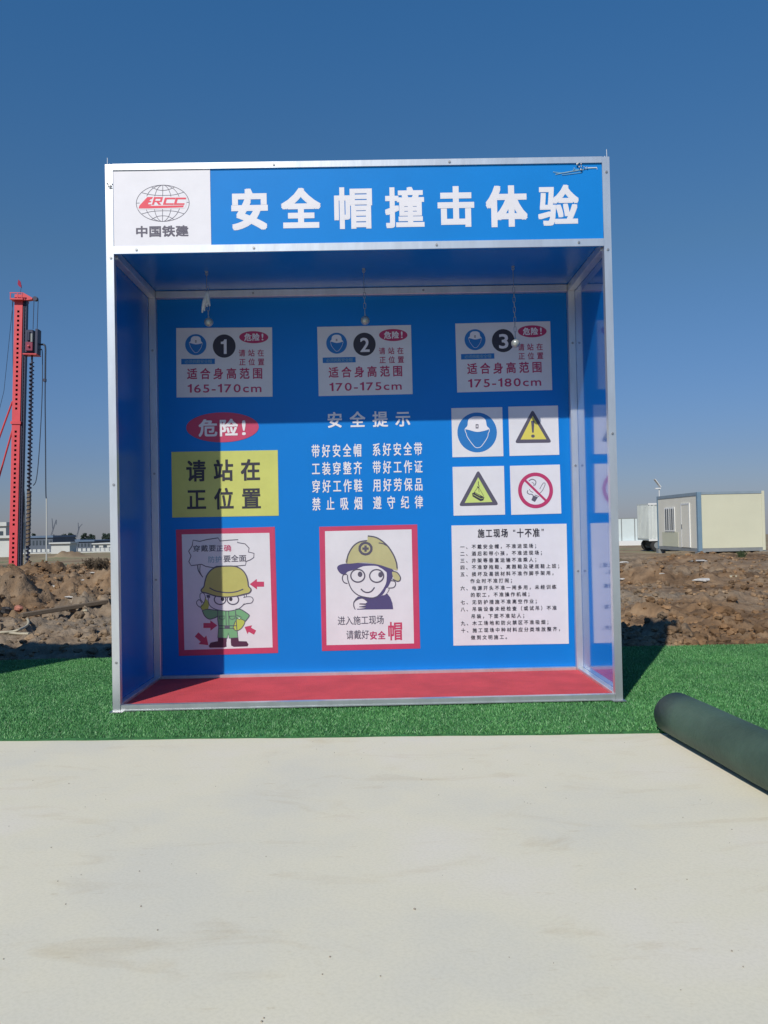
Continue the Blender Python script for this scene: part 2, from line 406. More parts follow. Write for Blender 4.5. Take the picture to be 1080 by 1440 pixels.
def turf():
    # mat sheet: strip behind plus area right of the slab
    nx = 160; xs = np.linspace(-7, 7, nx)
    def sheet(name, y0f, y1f, xs, ny, slant=0):
        u = np.linspace(0, 1, ny); X = np.repeat(xs[:, None], ny, 1); Y = y0f(X) * (1 - u) + y1f(X) * u
        Z = .010 + .006 * fbm(X * 1.5, Y * 1.5, 3); X = X - slant * (Y + .6) * (Y < -.6)
        n = len(xs); v = np.stack([X, Y, Z], -1).reshape(-1, 3)
        w = v.copy(); w[:, 2] = -.06
        i = np.arange((n - 1) * (ny - 1)); a = (i // (ny - 1)) * ny + i % (ny - 1)
        f = np.stack([a, a + ny, a + ny + 1, a + 1], 1)
        # skirts at both y ends
        e = np.arange(n - 1) * ny; N = len(v)
        s1 = np.stack([e, e + N, e + ny + N, e + ny], 1); e2 = e + ny - 1; s2 = np.stack([e2, e2 + ny, e2 + ny + N, e2 + N], 1)
        o = link(name, np_mesh(name, np.concatenate([v, w]), np.concatenate([f, s1, s2])), M['turf']); tag(o, kind='structure')
    sheet('artificial_turf', lambda x: EDGE(x), lambda x: MAT_BACK + .03 * fbm(x * 1.1, x * 0, 3), xs, 40)
    sheet('artificial_turf_side', lambda x: x * 0 - 7.0, lambda x: EDGE(x) - .004, np.linspace(1.30, 7, 60), 60, .09)
    # blades
    def scatter(N, x0, x1, y0, y1, fl):
        x = x0 + rng.random(N) * (x1 - x0); y = y0 + rng.random(N) * (y1 - y0); k = fl(x, y); return x[k], y[k]
    booth = lambda x, y: (np.abs(x) < 1.21) & (y > .02) & (y < .81)
    nb = lambda x, y: (x < -2.80) & (x > -5.3) & (y > .02) & (y < .81)
    A = scatter(620000, -2.9, 3.6, -.66, 1.80, lambda x, y: (y > EDGE(x) - .004) & (y < MAT_BACK + .03) & ~booth(x, y) & ~nb(x, y))
    B = scatter(140000, 1.33, 2.8, -3.2, -.55, lambda x, y: (y < EDGE(x)) & (x > 1.33 - .09 * (y + .6)))
    C = scatter(40000, -5.5, -2.9, -.3, 1.78, lambda x, y: (y > EDGE(x)) & ~nb(x, y))
    x = np.concatenate([A[0], B[0], C[0]]); y = np.concatenate([A[1], B[1], C[1]]); N = len(x)
    h = .006 + .008 * rng.random(N); w = .0014 + .0012 * rng.random(N); an = rng.random(N) * math.pi
    lx = (rng.random(N) - .5) * .020; ly = (rng.random(N) - .5) * .020
    z = .009 + .006 * fbm(x * 1.5, y * 1.5, 3)
    V = np.empty((N, 3, 3)); V[:, 0] = np.stack([x - w * np.cos(an), y - w * np.sin(an), z], 1); V[:, 1] = np.stack([x + w * np.cos(an), y + w * np.sin(an), z], 1)
    V[:, 2] = np.stack([x + lx, y + ly, z + h], 1)
    o = link('turf_blades', np_mesh('turf_blades', V.reshape(-1, 3), np.arange(N * 3).reshape(-1, 3)), M['blade'])
    tag(o, 'short plastic green blades of the artificial turf round the booth', 'grass', kind='stuff')
turf()

# ------------------------------------------------------------------ booth
W, D, ZT, ZC, ZB = 2.44, 0.786, 2.647, 2.211, 2.241
h = W / 2
def build_booth(loc, label, full=True, group=None):
    b = empty('safety_booth', loc, label, 'booth', group)
    a = M['alu']
    P = .036   # angle profile leg
    # front posts: angle profiles (front face + inner return)
    for s in (-1, 1):
        mb = MB(); x0, x1 = (-h, -h + P) if s < 0 else (h - P, h)
        mb.box(x0, x1, 0, .0035, .004, ZT)
        xo = (-h, -h + .0035) if s < 0 else (h - .0035, h); mb.box(*xo, .0036, .036, .004, ZT)
        xi = (-h + P - .0035, -h + P) if s < 0 else (h - P, h - P + .0035); mb.box(*xi, .0036, .036, .004, ZC)
        mb.build('post', a, b)
        mb = MB(); x0, x1 = (-h + .004, -h + .045) if s < 0 else (h - .045, h - .004)
        mb.box(x0, x1, D - .044, D - .004, .0, ZB - .002); mb.build('post', a, b, bevel=.003)
        # thin steel foot plates
        box('foot_plate', M['bolt'], s * (h - .02) - .032, s * (h - .02) + .032, -.022, .03, .014, .0185, b)
    # fascia: rails and board
    box('rail', a, -h + P + .001, h - P - .001, -.0035, .004, ZT - .030, ZT, b)
    box('rail', a, -h + P + .001, h - P - .001, -.0035, .004, ZC, ZC + .036, b)
    box('fascia_board', M['fascia'], -h + P + .001, h - P - .001, .0042, .022, ZC + .002, ZT - .002, b)
    # top returns of the fascia rails and header cap
    box('header_cap', a, -h + .005, h - .005, .0235, .045, ZT - .03, ZT - .001, b)
    # floor frame
    FZ = .046
    fb = MB(); fb.box(-h + P + .001, h - P - .001, .004, .008, .018, FZ); fb.box(-h + P + .001, h - P - .001, .0082, .036, FZ - .004, FZ)
    fb.build('floor_rail', a, b)
    lip = box('rail', a, -h + P + .001, h - P - .001, .001, .0035, .018, .024, b)
    box('floor_rail', a, -h + .046, h - .046, D - .040, D - .002, .012, FZ + .01, b, bevel=.002)
    for s in (-1, 1):
        x0, x1 = (-h + .006, -h + .040) if s < 0 else (h - .040, h - .006)
        box('floor_rail', a, x0, x1, .037, D - .046, .012, FZ + .008, b, bevel=.002)
        x0, x1 = (-h + .006, -h + .046) if s < 0 else (h - .046, h - .006)
        box('roof_rail', a, x0, x1, .037, D - .046, ZB - .042, ZB - .002, b, bevel=.002)
    box('roof_rail', a, -h + .047, h - .047, D - .040, D - .004, ZB - .042, ZB - .002, b, bevel=.002)
    box('floor_mat', M['mat'], -h + .041, h - .041, .037, D - .042, .020, FZ - .006, b)
    # panels
    bp = box('back_panel', M['panel'], -h + .003, h - .003, D, D + .05, .01, ZB + .045, b)
    for s in (-1, 1):
        x0, x1 = (-h - .001, -h + .0055) if s < 0 else (h - .0055, h + .001)
        xo = (-h - .045, x1) if s < 0 else (x0, h + .045)
        # 50 mm panel set behind the post's front leg
        if s < 0: box('side_panel', M['dull'], -h - .001, -h + .0055, .0375, D - .001, .012, ZB + .045, b)
        else: box('side_panel', M['gloss'], h - .0055, h + .001, .0375, D - .001, .012, ZB + .045, b)
    box('ceiling_panel', M['dull'], -h + .006, h - .006, .024, D - .001, ZB, ZB + .05, b)
    # threaded rod ends sticking up at the corners
    for s, zz in ((-1, .036), (1, .040)):
        MB().tube([(s * (h - .008), .012, ZT - .02), (s * (h - .009), .012, ZT + zz)], .0022, 6).build('rod', a, b)
        MB().tube([(s * (h - .018), .014, ZT - .02), (s * (h - .018), .014, ZT + .008)], .003, 6).build('rod', a, b)
    # screws
    scr = MB().tube([(0, 0, 0), (0, -.003, 0)], .0065, 10, False).tube([(0, -.003, 0), (0, -.005, 0)], .0035, 6, False).mesh('screw')
    spots = []
    for px, py in ((385, 236), (632, 233)): q = on_plane(px, py, 1, 0); spots.append((q.x, -.0036, ZT - .015))
    for px in (192, 357, 614, 814): q = on_plane(px, 350, 1, 0); spots.append((q.x, -.0036, ZC + .018))
    spots += [(-h + .022, -.0001, ZT - .105), (-h + .022, -.0001, ZC - .018), (h - .016, -.0001, ZT - .075), (h - .018, -.0001, ZC - .018), (-h + .02, -.0001, 1.1), (h - .018, -.0001, 1.3), (-h + .02, -.0001, .25)]
    for x in (-.62, .35): spots.append((x, D - .0401, ZB - .022))
    for x in (-.9, -.1, .7): spots.append((x, D - .0401, FZ - .01))
    for z in (1.9, 1.2, .6): spots.append((h - .025, D - .0441, z)); spots.append((-h + .025, D - .0441, z))
    for q in spots: link('screw', scr, M['bolt'], b, q)
    return b, bp
booth, back_panel = build_booth((0, 0, 0), 'large open fronted blue booth with aluminium frame and white lettered header')

# ------------------------------------------------------------------ print machinery
_g = {}
_g['1'] = (np.array([(.19, 0), (.30, 0), (.30, .73), (.215, .73), (.19, .66), (.14, .62), (.05, .605), (.05, .52), (.19, .52)], float), [(0, 1, 2, 8), (2, 3, 4, 8), (4, 5, 8), (5, 6, 7, 8)])
def glyph(ch):
    if ch not in _g:
        c = bpy.data.curves.new('g', 'FONT'); c.body = ch; c.size = 1; c.resolution_u = 3
        o = bpy.data.objects.new('g', c); COL.objects.link(o)
        dg = bpy.context.evaluated_depsgraph_get(); me = bpy.data.meshes.new_from_object(o.evaluated_get(dg))
        v = np.array([(q.co.x, q.co.y) for q in me.vertices]).reshape(-1, 2); f = [tuple(p.vertices) for p in me.polygons]
        _g[ch] = (v, f); bpy.data.objects.remove(o); bpy.data.meshes.remove(me); bpy.data.curves.remove(c)
    return _g[ch]
def spline(pts, closed=True, n=6):
    P = [Vector(p) for p in pts]; out = []; L = len(P)
    rngi = range(L) if closed else range(L - 1)
    for i in rngi:
        g = (lambda k: P[k % L]) if closed else (lambda k: P[min(max(k, 0), L - 1)])
        a, b, c, d = g(i - 1), g(i), g(i + 1), g(i + 2)
        for k in range(n):
            t = k / n; out.append(.5 * ((2 * b) + (c - a) * t + (2 * a - 5 * b + 4 * c - d) * t * t + (3 * b - a - 3 * c + d) * t ** 3))
    if not closed: out.append(P[-1])
    return out

CROPS = {'A1': (130, 200, 2.842), 'A3': (180, 250, 10.8), 'A2': (500, 200, 2.842), 'C3': (220, 380, 3.857), 'C4': (430, 380, 5.4), 'C5': (620, 380, 4.154), 'C6': (220, 570, 5.4),
         'C7': (420, 560, 5.4), 'C8': (620, 560, 5.4), 'D1': (240, 730, 6.75), 'D2': (440, 730, 6.75), 'D3': (625, 725, 6.0)}
def cpx(c, p): x, y, s = CROPS[c]; return (x + p[0] / s, y + p[1] / s)

class Print:
    """flat print measured off the photograph and laid on a plane y = const of the booth"""
    def __init__(s, crop, quad, plane_y, parent=None, name=None, label=None, cat='sign', group=None, place=None, sheet='sheet', shape='rect', thick=.0015, draw=None):
        dq = draw or (crop, quad); s.crop = crop
        P = [on_plane(*cpx(crop, q), 1, plane_y) for q in quad]
        c = sum(P, Vector()) / 4; ex = ((P[1] - P[0]) + (P[2] - P[3])) / 2; ez = ((P[0] - P[3]) + (P[1] - P[2])) / 2
        s.w = ex.length; s.h = ez.length; s.rot = math.atan2(-ex.z, ex.x)
        q = [Vector(p) for p in dq[1]]; s.q0 = q[0]; a = ((q[1] - q[0]) + (q[2] - q[3])) / 2; b = ((q[3] - q[0]) + (q[2] - q[1])) / 2
        s.q0 = (q[0] + q[1] + q[2] + q[3]) / 4 - a / 2 - b / 2
        s.inv = Matrix(((a.x, b.x), (a.y, b.y))).inverted()
        s.sc = s.w / a.length
        s.buck = {}; s.uid = 0; s.cnt = {}
        if parent is None:
            s.root = empty(name, c, label, cat, group, rot=(0, s.rot, 0)); s.off = Vector((0, 0)); s.base = 0
            if shape == 'rect': box('sheet', M[sheet], -s.w / 2, s.w / 2, -thick, 0, -s.h / 2, s.h / 2, s.root)
            else:
                n = 64; mb = MB(); fr = [(s.w / 2 * math.cos(i * 2 * math.pi / n), -thick, s.h / 2 * math.sin(i * 2 * math.pi / n)) for i in range(n)]
                bk = [(x, 0, z) for x, y, z in fr]; mb.add(fr + bk, [tuple(range(n))] + [(i, n + i, n + (i + 1) % n, (i + 1) % n) for i in range(n)])
                mb.build('sheet', M[sheet], s.root)
            s.y0 = -thick
        else:
            s.root = parent; s.c = c; s.y0 = 0
        s.parent = parent
    def T(s, x, y):
        uv = s.inv @ (Vector((x, y)) - s.q0); px, pz = (uv.x - .5) * s.w, (.5 - uv.y) * s.h
        if s.parent is not None:
            ca, sa = math.cos(s.rot), math.sin(s.rot); return (s.c.x + px * ca + pz * sa, s.c.z - px * sa + pz * ca)
        return (px, pz)
    def raw(s, v2, faces, mt, layer, name='print'):
        if name != 'lettering': k_ = s.cnt.get(layer, 0); s.cnt[layer] = k_ + 1; layer = layer + .05 * k_
        mb = s.buck.setdefault((name, mt, s.uid if name in ('lettering', 'arrow') else 0), MB()); y = s.y0 - .0004 * layer
        if s.parent is not None: y += s.parent_y
        mb.add([(a, y, b) for a, b in v2], faces)
    def poly(s, pts, mt, layer=1, smooth=False, name='print', closed=True):
        if smooth: pts = spline(pts, True, 5)
        v = [s.T(p[0], p[1]) for p in pts]
        tri = tessellate_polygon([[Vector((a, b, 0)) for a, b in v]])
        out = []
        for t in tri:
            (ax, ay), (bx, by), (cx_, cy_) = v[t[0]], v[t[1]], v[t[2]]
            out.append(tuple(t) if (bx - ax) * (cy_ - ay) - (by - ay) * (cx_ - ax) > 0 else (t[0], t[2], t[1]))
        s.raw(v, out, mt, layer, name)
    def line(s, pts, w, mt, layer=2, closed=False, smooth=True, name='print'):
        if smooth: pts = spline(pts, closed, 5)
        P = [Vector(s.T(p[0], p[1])) for p in pts]; w = w * s.sc / 2 * (1.4 if s.crop in ('D1', 'D2') else 1.0); n = len(P); v = []
        for i in range(n):
            a = P[i - 1] if (closed or i > 0) else P[i]; b = P[(i + 1) % n] if (closed or i < n - 1) else P[i]
            t = (b - a); t = t.normalized() if t.length > 0 else Vector((1, 0)); nn = Vector((-t.y, t.x)) * w; v += [P[i] + nn, P[i] - nn]
        f = [(2 * i, 2 * i + 1, 2 * ((i + 1) % n) + 1, 2 * ((i + 1) % n)) for i in range(n if closed else n - 1)]
        s.raw([tuple(p) for p in v], f, mt, layer, name)
    def ell(s, cx, cy, rx, ry, mt, layer=1, n=48): s.poly([(cx + rx * math.cos(i * 2 * math.pi / n), cy + ry * math.sin(i * 2 * math.pi / n)) for i in range(n)], mt, layer)
    def ring(s, cx, cy, rx, ry, w, mt, layer=1, n=48): s.line([(cx + rx * math.cos(i * 2 * math.pi / n), cy + ry * math.sin(i * 2 * math.pi / n)) for i in range(n)], w, mt, layer, True, False)
    def text(s, body, x0, y, x1, hh, mt, bold=0.0, layer=3, cw=None, latin=False, n=None, shear=0, name='lettering'):
        """body laid from x0 to x1 (outer extents) centred on y at the left end; hh glyph height, all in crop pixels"""
        s.uid = int(s.uid) + 1; u0 = s.uid; lx0, lz = s.T(x0, y); lx1, lz1 = s.T(x1, y)
        if s.parent is None: rowz = lz
        else: rowz = (lz)
        wid = math.hypot(lx1 - lx0, 0); H = hh * s.sc; k = len(body)
        if latin:
            xs = 0; parts = []
            for ch in body:
                v, f = glyph(ch)
                if len(v) == 0: xs += .3; continue
                mn = v[:, 0].min(); ww = v[:, 0].max() - mn; parts.append((v - [mn, 0], f, xs)); xs += ww + .16
            tot = xs - .16; sx = wid / tot; ztop = max(p[0][:, 1].max() for p in parts); sz = H / ztop
            items = [((v * [sx, sz] + [lx0 + o * sx, rowz - H / 2]), f) for v, f, o in parts]; em = H
        else:
            C = (cw * s.sc) if cw else wid / (k * 1.04 - .04)
            pitch = (wid - C) / max(k - 1, 1); items = []
            for i, ch in enumerate(body):
                if ch == ' ': continue
                v, f = glyph(ch)
                if ch in '“”': v = v - [v[:, 0].mean(), 0] + [.5, 0]
                items.append((np.stack([lx0 + i * pitch + (v[:, 0] - .05) / .9 * C, rowz - H / 2 + (v[:, 1] + .08) / .94 * H], 1), f))
            em = min(C, H)
        cp_ = [(0, 0)]
        if bold > 0:
            nn = n or 8; K8 = [(-1, -1), (1, -1), (1, 1), (-1, 1), (0, -1), (1, 0), (0, 1), (-1, 0)]; cp_ += [(K8[j][0] * bold * em, K8[j][1] * bold * em) for j in range(min(nn, 8))]
        for j, (dx, dz) in enumerate(cp_):
            for i_, (v, f) in enumerate(items):
                if H > .03 and not latin: s.uid = u0 + i_ * .01
                s.raw([(a + dx + (b - rowz) * shear, b + dz) for a, b in v], f, mt, layer + j * .12, name)
        s.uid = u0
    def done(s):
        for (name, mt, u_), mb in s.buck.items(): mb.build(name, M[mt], s.root)

FY = -.0005        # fascia print plane
# ---- header lettering and logo
fas = [o for o in booth.children if o.name.startswith('fascia_board')][0]
def header():
    pl = .0042
    # white sheet left of the board
    a = on_plane(157, 290, 1, 0); b_ = on_plane(296, 290, 1, 0)
    box('logo_sheet', M['white'], -h + .038, b_.x, .0022, .0040, ZC + .037, ZT - .031, booth)
    q = [(296, 240), (848, 232), (850, 336), (298, 347)]
    q = [((x - 130) * 2.842, (y - 200) * 2.842) for x, y in q]
    s = Print('A1', q, 0.0, parent=fas); s.parent_y = .0036
    for ch, x0, x1, yc, hh in zip('安全帽撞击体验', (324, 396, 468, 541, 614, 684, 757), (377, 449, 524, 596, 667, 740, 813), (294, 293, 292, 291.5, 290, 289.5, 288.5), (60, 59, 61, 60, 59, 60, 60)):
        # thin strokes are widened afterwards by stacked copies
        A = lambda x: (x - 130) * 2.842
        s.text(ch, A(x0 + 2), (yc - 200) * 2.842, A(x1 - 2), (hh - 4) * 2.842, 'white', bold=.031 if ch in '帽撞验' else .042, layer=1, n=8)
    s.done()
    # logo
    q = [(157, 242), (296, 240), (298, 347), (159, 348)]; q = [((x - 180) * 10.8, (y - 250) * 10.8) for x, y in q]
    ls = [o for o in booth.children if o.name.startswith('logo_sheet')][0]
    s = Print('A3', q, 0.0, parent=ls); s.parent_y = .0022
    s.ring(525, 385, 402, 276, 9, 'slate', 1, 72)
    s.line([(523, 110), (523, 660)], 8, 'slate', 1, smooth=False)
    s.line([(125, 383), (925, 372)], 8, 'slate', 1, smooth=False)
    for kx in (.33, .66):
        for sg in (-1, 1):
            s.line([(525 + sg * 402 * kx * math.cos(t), 385 + 276 * math.sin(t)) for t in [math.radians(a_) for a_ in range(-90, 91, 12)]], 8, 'slate', 1)
    s.line([(205, 225), (360, 258), (525, 266), (700, 256), (850, 215)], 8, 'slate', 1)
    s.line([(355, 140), (440, 178), (525, 190), (610, 178), (700, 140)], 8, 'slate', 1)
    s.line([(205, 548), (360, 510), (525, 500), (700, 506), (850, 545)], 8, 'slate', 1)
    s.line([(355, 632), (440, 588), (525, 576), (610, 586), (690, 628)], 8, 'slate', 1)
    # white relief then red train-like monogram
    s.poly([(140, 470), (165, 395), (275, 280), (900, 288), (880, 420), (855, 462), (160, 485)], 'white', 2)
    s.poly([(158, 465), (172, 420), (290, 292), (375, 290), (365, 318), (335, 330), (320, 350), (352, 352), (345, 372), (312, 375), (300, 400), (355, 402), (352, 418), (298, 425), (845, 418), (838, 448), (290, 466)], 'logo_red', 3)
    def bar(pts): s.poly(pts, 'logo_red', 3.3)
    sh = lambda x, y: (x - (y - 292) * .28, y)
    def rect(x0, y0, x1, y1): bar([sh(x0, y0), sh(x1, y0), sh(x1, y1), sh(x0, y1)])
    # R
    rect(392, 292, 425, 410); rect(425, 292, 530, 318); rect(500, 318, 530, 350); rect(425, 348, 530, 368); bar([sh(450, 368), sh(490, 368), sh(540, 410), sh(495, 410)])
    # C, C
    for x in (560, 725): rect(x, 300, x + 160, 326); rect(x, 326, x + 36, 386); rect(x, 386, x + 160, 410)
    s.text('中国铁建', 120, 815, 912, 165, 'slate', bold=.035, layer=1, cw=180)
    s.done()
    # grey tape residue and stain near the right end of the top rail
    s = Print('A2', [(0, 0), (1080, 0), (1080, 682), (0, 682)], 0.0, parent=fas); s.parent_y = .0018
    s.line([(800, 128), (850, 118), (890, 112), (930, 104), (968, 102)], 3, 'teal', 1, name='tape_residue'); s.line([(920, 101), (966, 100), (967, 108)], 2, 'white', 1.5, smooth=False, name='tape_residue')
    s.line([(790, 118), (830, 122), (872, 114)], 4, 'tape', .5, name='tape_residue'); s.line([(826, 130), (868, 125), (906, 120)], 3, 'tape', .8, name='tape_residue'); s.line([(870, 108), (912, 110)], 5, 'tape', 1.2, name='tape_residue')
    s.done()
    mb = MB()
    for i in range(14):
        q = on_plane(808 + random.gauss(8, 5), 233 + random.gauss(0, 4), 1, -.004); mb.sphere((q.x, -.0052, q.z), random.uniform(.002, .006), 6, 4, (1, .5, 1))
    mb.build('dirt_spatter', M['bolt'], booth)
    mb = MB()
    for i in range(12):
        q = on_plane(154 + random.gauss(1, 2.2), 263 + random.gauss(0, 2), 1, -.001); mb.sphere((q.x, -.002, q.z), random.uniform(.0015, .005), 6, 4, (1, .5, 1))
    mb.build('dirt_spatter', M['bolt'], booth)
header()

# ---- wall lettering (white vinyl stuck straight on the back panel)
def wall_text():
    s = Print('C7', [(0, 0), (1080, 0), (1080, 1026), (0, 1026)], D, parent=back_panel); s.rot = 0; s.parent_y = D - .0006
    s.T = lambda x, y: (lambda q: (q.x, q.z))(on_plane(*cpx('C7', (x, y)), 1, D))
    s.text('安全提示', 220, 165, 846, 118, 'white', bold=.022, cw=108)
    for row, (a, b_) in enumerate((('带好安全帽', '系好安全带'), ('工装穿整齐', '带好工作证'), ('穿好工作鞋', '用好劳保品'), ('禁止吸烟', '遵守纪律'))):
        s.text(a, 100 + row * 2, 401 + row * 134, 476 + row * 2, 98, 'white', bold=.022, cw=58); s.text(b_, 562 + row * 2, 390 + row * 134.5, 936 + row * 2, 98, 'white', bold=.022, cw=58)
    s.done()
wall_text()

def helmet_face(s, cx, cy, r, layer=2, bold=1.0):
    """white helmet over a blue face outline, in the blue disc"""
    k = r / 150.0; X = lambda x, y: (cx + x * k, cy + y * k)
    s.ell(cx, cy, r, r * 1.01, 'pblue', layer)
    s.poly([X(-92, -28), X(-74, -50), X(-66, -95), X(-35, -118), X(0, -122), X(35, -118), X(64, -95), X(74, -50), X(92, -28), X(60, -14), X(0, -4), X(-60, -18)], 'white', layer + 1, True)
    s.line([X(-92, -28), X(-90, -8), X(-82, 10), X(-76, 32), X(-50, 72), X(-18, 110), X(4, 116), X(28, 108), X(58, 70), X(80, 32), X(84, 8), X(92, -8), X(92, -28)], 4.5 * k * bold, 'white', layer + 1, name='print')
    s.poly([X(-11, -62), X(10, -62), X(10, -30), X(-11, -30)], 'slate', layer + 2); s.poly([X(-5, -54), X(4, -54), X(4, -38), X(-5, -38)], 'white', layer + 2.5)

# ---- three height notices
C4Q = [(88, 432), (800, 415), (810, 942), (97, 955)]
def notice(crop, quad, num, rng_txt, label):
    s = Print(crop, quad, D - .0005, name='height_notice', label=label, cat='notice', group='white height notices under the hanging balls', draw=('C4', C4Q))
    helmet_face(s, 235, 555, 79, 1)
    s.ell(446, 563, 85, 88, 'black', 1)
    s.text(num, 416 if num != '1' else 424, 568, 482 if num != '1' else 462, 104, 'white', bold=.022, layer=2, latin=True)
    s.ell(665, 493, 108, 46, 'crimson', 1)
    s.text('危险', 597, 493, 705, 54, 'white', bold=.03, layer=2, cw=50); s.text('!', 724, 490, 736, 48, 'white', bold=.015, layer=2, latin=True)
    s.text('请站在', 556, 614, 742, 52, 'crimson', bold=.012, cw=46); s.text('正位置', 560, 682, 745, 52, 'crimson', bold=.012, cw=46)
    s.poly([(128, 664), (378, 659), (379, 700), (129, 706)], 'pblue', 1); s.text('必须佩戴安全帽', 155, 684, 355, 28, 'teal', layer=2)
    s.text('适合身高范围', 176, 776, 732, 82, 'crimson', bold=.02, cw=70)
    s.text(rng_txt, 180, 887, 726, 62, 'crimson', bold=.012, latin=True)
    s.done(); return s.root
notice('C3', [(105, 314), (625, 310), (632, 686), (112, 690)], '1', '165-170cm', 'white notice with black disc number 1 and height range 165-170cm')
notice('C4', C4Q, '2', '170-175cm', 'white notice with black disc number 2 and height range 170-175cm')
notice('C5', [(87, 312), (640, 298), (648, 700), (92, 714)], '3', '175-180cm', 'white notice with black disc number 3 and height range 175-180cm')

# ---- danger ellipse and yellow board
s = Print('C6', [(225, 58), (775, 50), (778, 276), (228, 284)], D - .0005, name='danger_sticker', label='red oval sticker with white danger lettering above the yellow sign', cat='sticker', sheet='red', shape='ell')
s.text('危险', 326, 172, 612, 128, 'white', bold=.028, cw=132); s.text('!', 652, 170, 676, 108, 'white', bold=.02, latin=True)
s.done()
s = Print('C6', [(112, 352), (922, 342), (928, 836), (122, 854)], D - .0005, name='position_sign', label='yellow sign with two rows of bold black Chinese characters', cat='sign', sheet='yellow_sheet')
s.text('请站在', 232, 497, 784, 160, 'black', bold=.028, cw=138); s.text('正位置', 236, 713, 790, 160, 'black', bold=.024, cw=138)
s.done()

# ---- four pictogram signs
GP = 'square pictogram signs on the back panel'
s = Print('C8', [(80, 75), (467, 68), (473, 440), (87, 449)], D - .0005, name='pictogram_sign', label='square white sign with blue disc and helmeted head, upper left of four', cat='sign', group=GP)
helmet_face(s, 275, 260, 150, 1); s.done()
def triangle(s, a, b, c, inner, fill):
    def rnd(P, r):
        out = []
        for i in range(3):
            p = Vector(P[i]); u = (Vector(P[i - 1]) - p).normalized(); v = (Vector(P[(i + 1) % 3]) - p).normalized()
            for t in (0, .25, .5, .75, 1): out.append(tuple((p + u * r) * (1 - t) ** 2 + p * 2 * t * (1 - t) + (p + v * r) * t * t))
        return out
    s.poly(rnd([a, b, c], 26), 'slate', 1); s.poly(inner, fill, 2)
s = Print('C8', [(513, 65), (890, 55), (897, 430), (520, 438)], D - .0005, name='pictogram_sign', label='square white sign with yellow warning triangle and exclamation mark', cat='sign', group=GP)
triangle(s, (697, 84), (842, 338), (558, 342), [(697, 134), (800, 312), (604, 314)], 'yellow')
s.poly([(684, 172), (710, 171), (704, 262), (692, 262)], 'slate', 3); s.ell(698, 288, 14, 12, 'slate', 3); s.done()
s = Print('C8', [(88, 522), (480, 514), (486, 884), (97, 892)], D - .0005, name='pictogram_sign', label='square white sign with green triangle showing a load hung from a hook', cat='sign', group=GP)
triangle(s, (283, 544), (440, 812), (134, 820), [(283, 600), (390, 788), (180, 795)], 'lime')
s.line([(285, 632), (284, 655), (290, 668), (282, 680), (276, 668)], 5, 'black', 3); s.line([(284, 672), (244, 726)], 3, 'black', 3, smooth=False); s.line([(284, 672), (324, 742)], 3, 'black', 3, smooth=False); s.line([(284, 672), (290, 715)], 3, 'black', 3, smooth=False)
s.poly([(237, 722), (258, 714), (330, 752), (322, 776), (300, 782), (240, 746)], 'black', 3)
s.line([(245, 732), (305, 764), (326, 756)], 3, 'lime', 4, smooth=False); s.line([(262, 722), (300, 744)], 3, 'lime', 4, smooth=False); s.done()
s = Print('C8', [(525, 514), (905, 503), (912, 876), (533, 885)], D - .0005, name='pictogram_sign', label='square white sign with red no smoking ring, lower right of four', cat='sign', group=GP)
s.ell(717, 700, 112, 114, 'sheet', 1)
s.line([(668, 628), (690, 616), (712, 622), (722, 640), (712, 664)], 6, 'slate', 2); s.line([(690, 640), (706, 648), (704, 668)], 4, 'slate', 2)
s.line([(750, 690), (776, 646), (792, 652), (772, 698), (750, 722)], 4, 'slate', 2)
s.line([(660, 700), (655, 716), (668, 728), (690, 730), (700, 742)], 6, 'slate', 2); s.line([(672, 690), (680, 706), (700, 716)], 4, 'slate', 2)
s.poly([(700, 738), (736, 752), (712, 788), (686, 774)], 'slate', 2); s.line([(712, 735), (745, 748)], 5, 'slate', 2, smooth=False)
s.line([(638, 622), (798, 780)], 17, 'crimson', 3, smooth=False); s.ring(718, 700, 119, 122, 27, 'crimson', 3, 64); s.done()

# ---- rules board
s = Print('D3', [(55, 85), (1024, 68), (1055, 1082), (80, 1096)], D - .0005, name='rules_board', label='large white board with small black text listing ten site rules', cat='notice board')
s.text('施工现场', 278, 150, 528, 72, 'black', bold=.03, cw=52, n=6); s.text('十不准', 607, 146, 796, 74, 'black', bold=.03, cw=54, n=6)
s.text('“', 562, 140, 606, 66, 'black', bold=.02, n=4); s.text('”', 800, 134, 846, 66, 'black', bold=.02, n=4)
rows = [('一、不戴安全帽，不准进现场；', 130, 265), ('二、酒后和带小孩，不准进现场；', 131, 323), ('三、井架等垂直运输不准乘人；', 132, 381), ('四、不准穿拖鞋、高跟鞋及硬底鞋上班；', 133, 438),
        ('五、损坏及易损材料不准作脚手架用，', 134, 496), ('作业时不准打闹；', 218, 553), ('六、电源开头不准一闸多用，未经训练', 136, 614), ('的职工，不准操作机械；', 222, 670), ('七、无防护措施不准高空作业；', 139, 732),
        ('八、吊装设备未经检查（或试吊）不准', 140, 791), ('吊装，下面不准站人；', 228, 850), ('九、木工场地和防火禁区不准吸烟；', 143, 909), ('十、施工现场中种材料应分类堆放整齐，', 145, 969), ('做到文明施工。', 229, 1028)]
for t, x, y in rows: s.text(t, x, y, x + 34 + (len(t) - 1) * 48.3, 37, 'black', bold=.022, cw=34, n=4)
s.done()

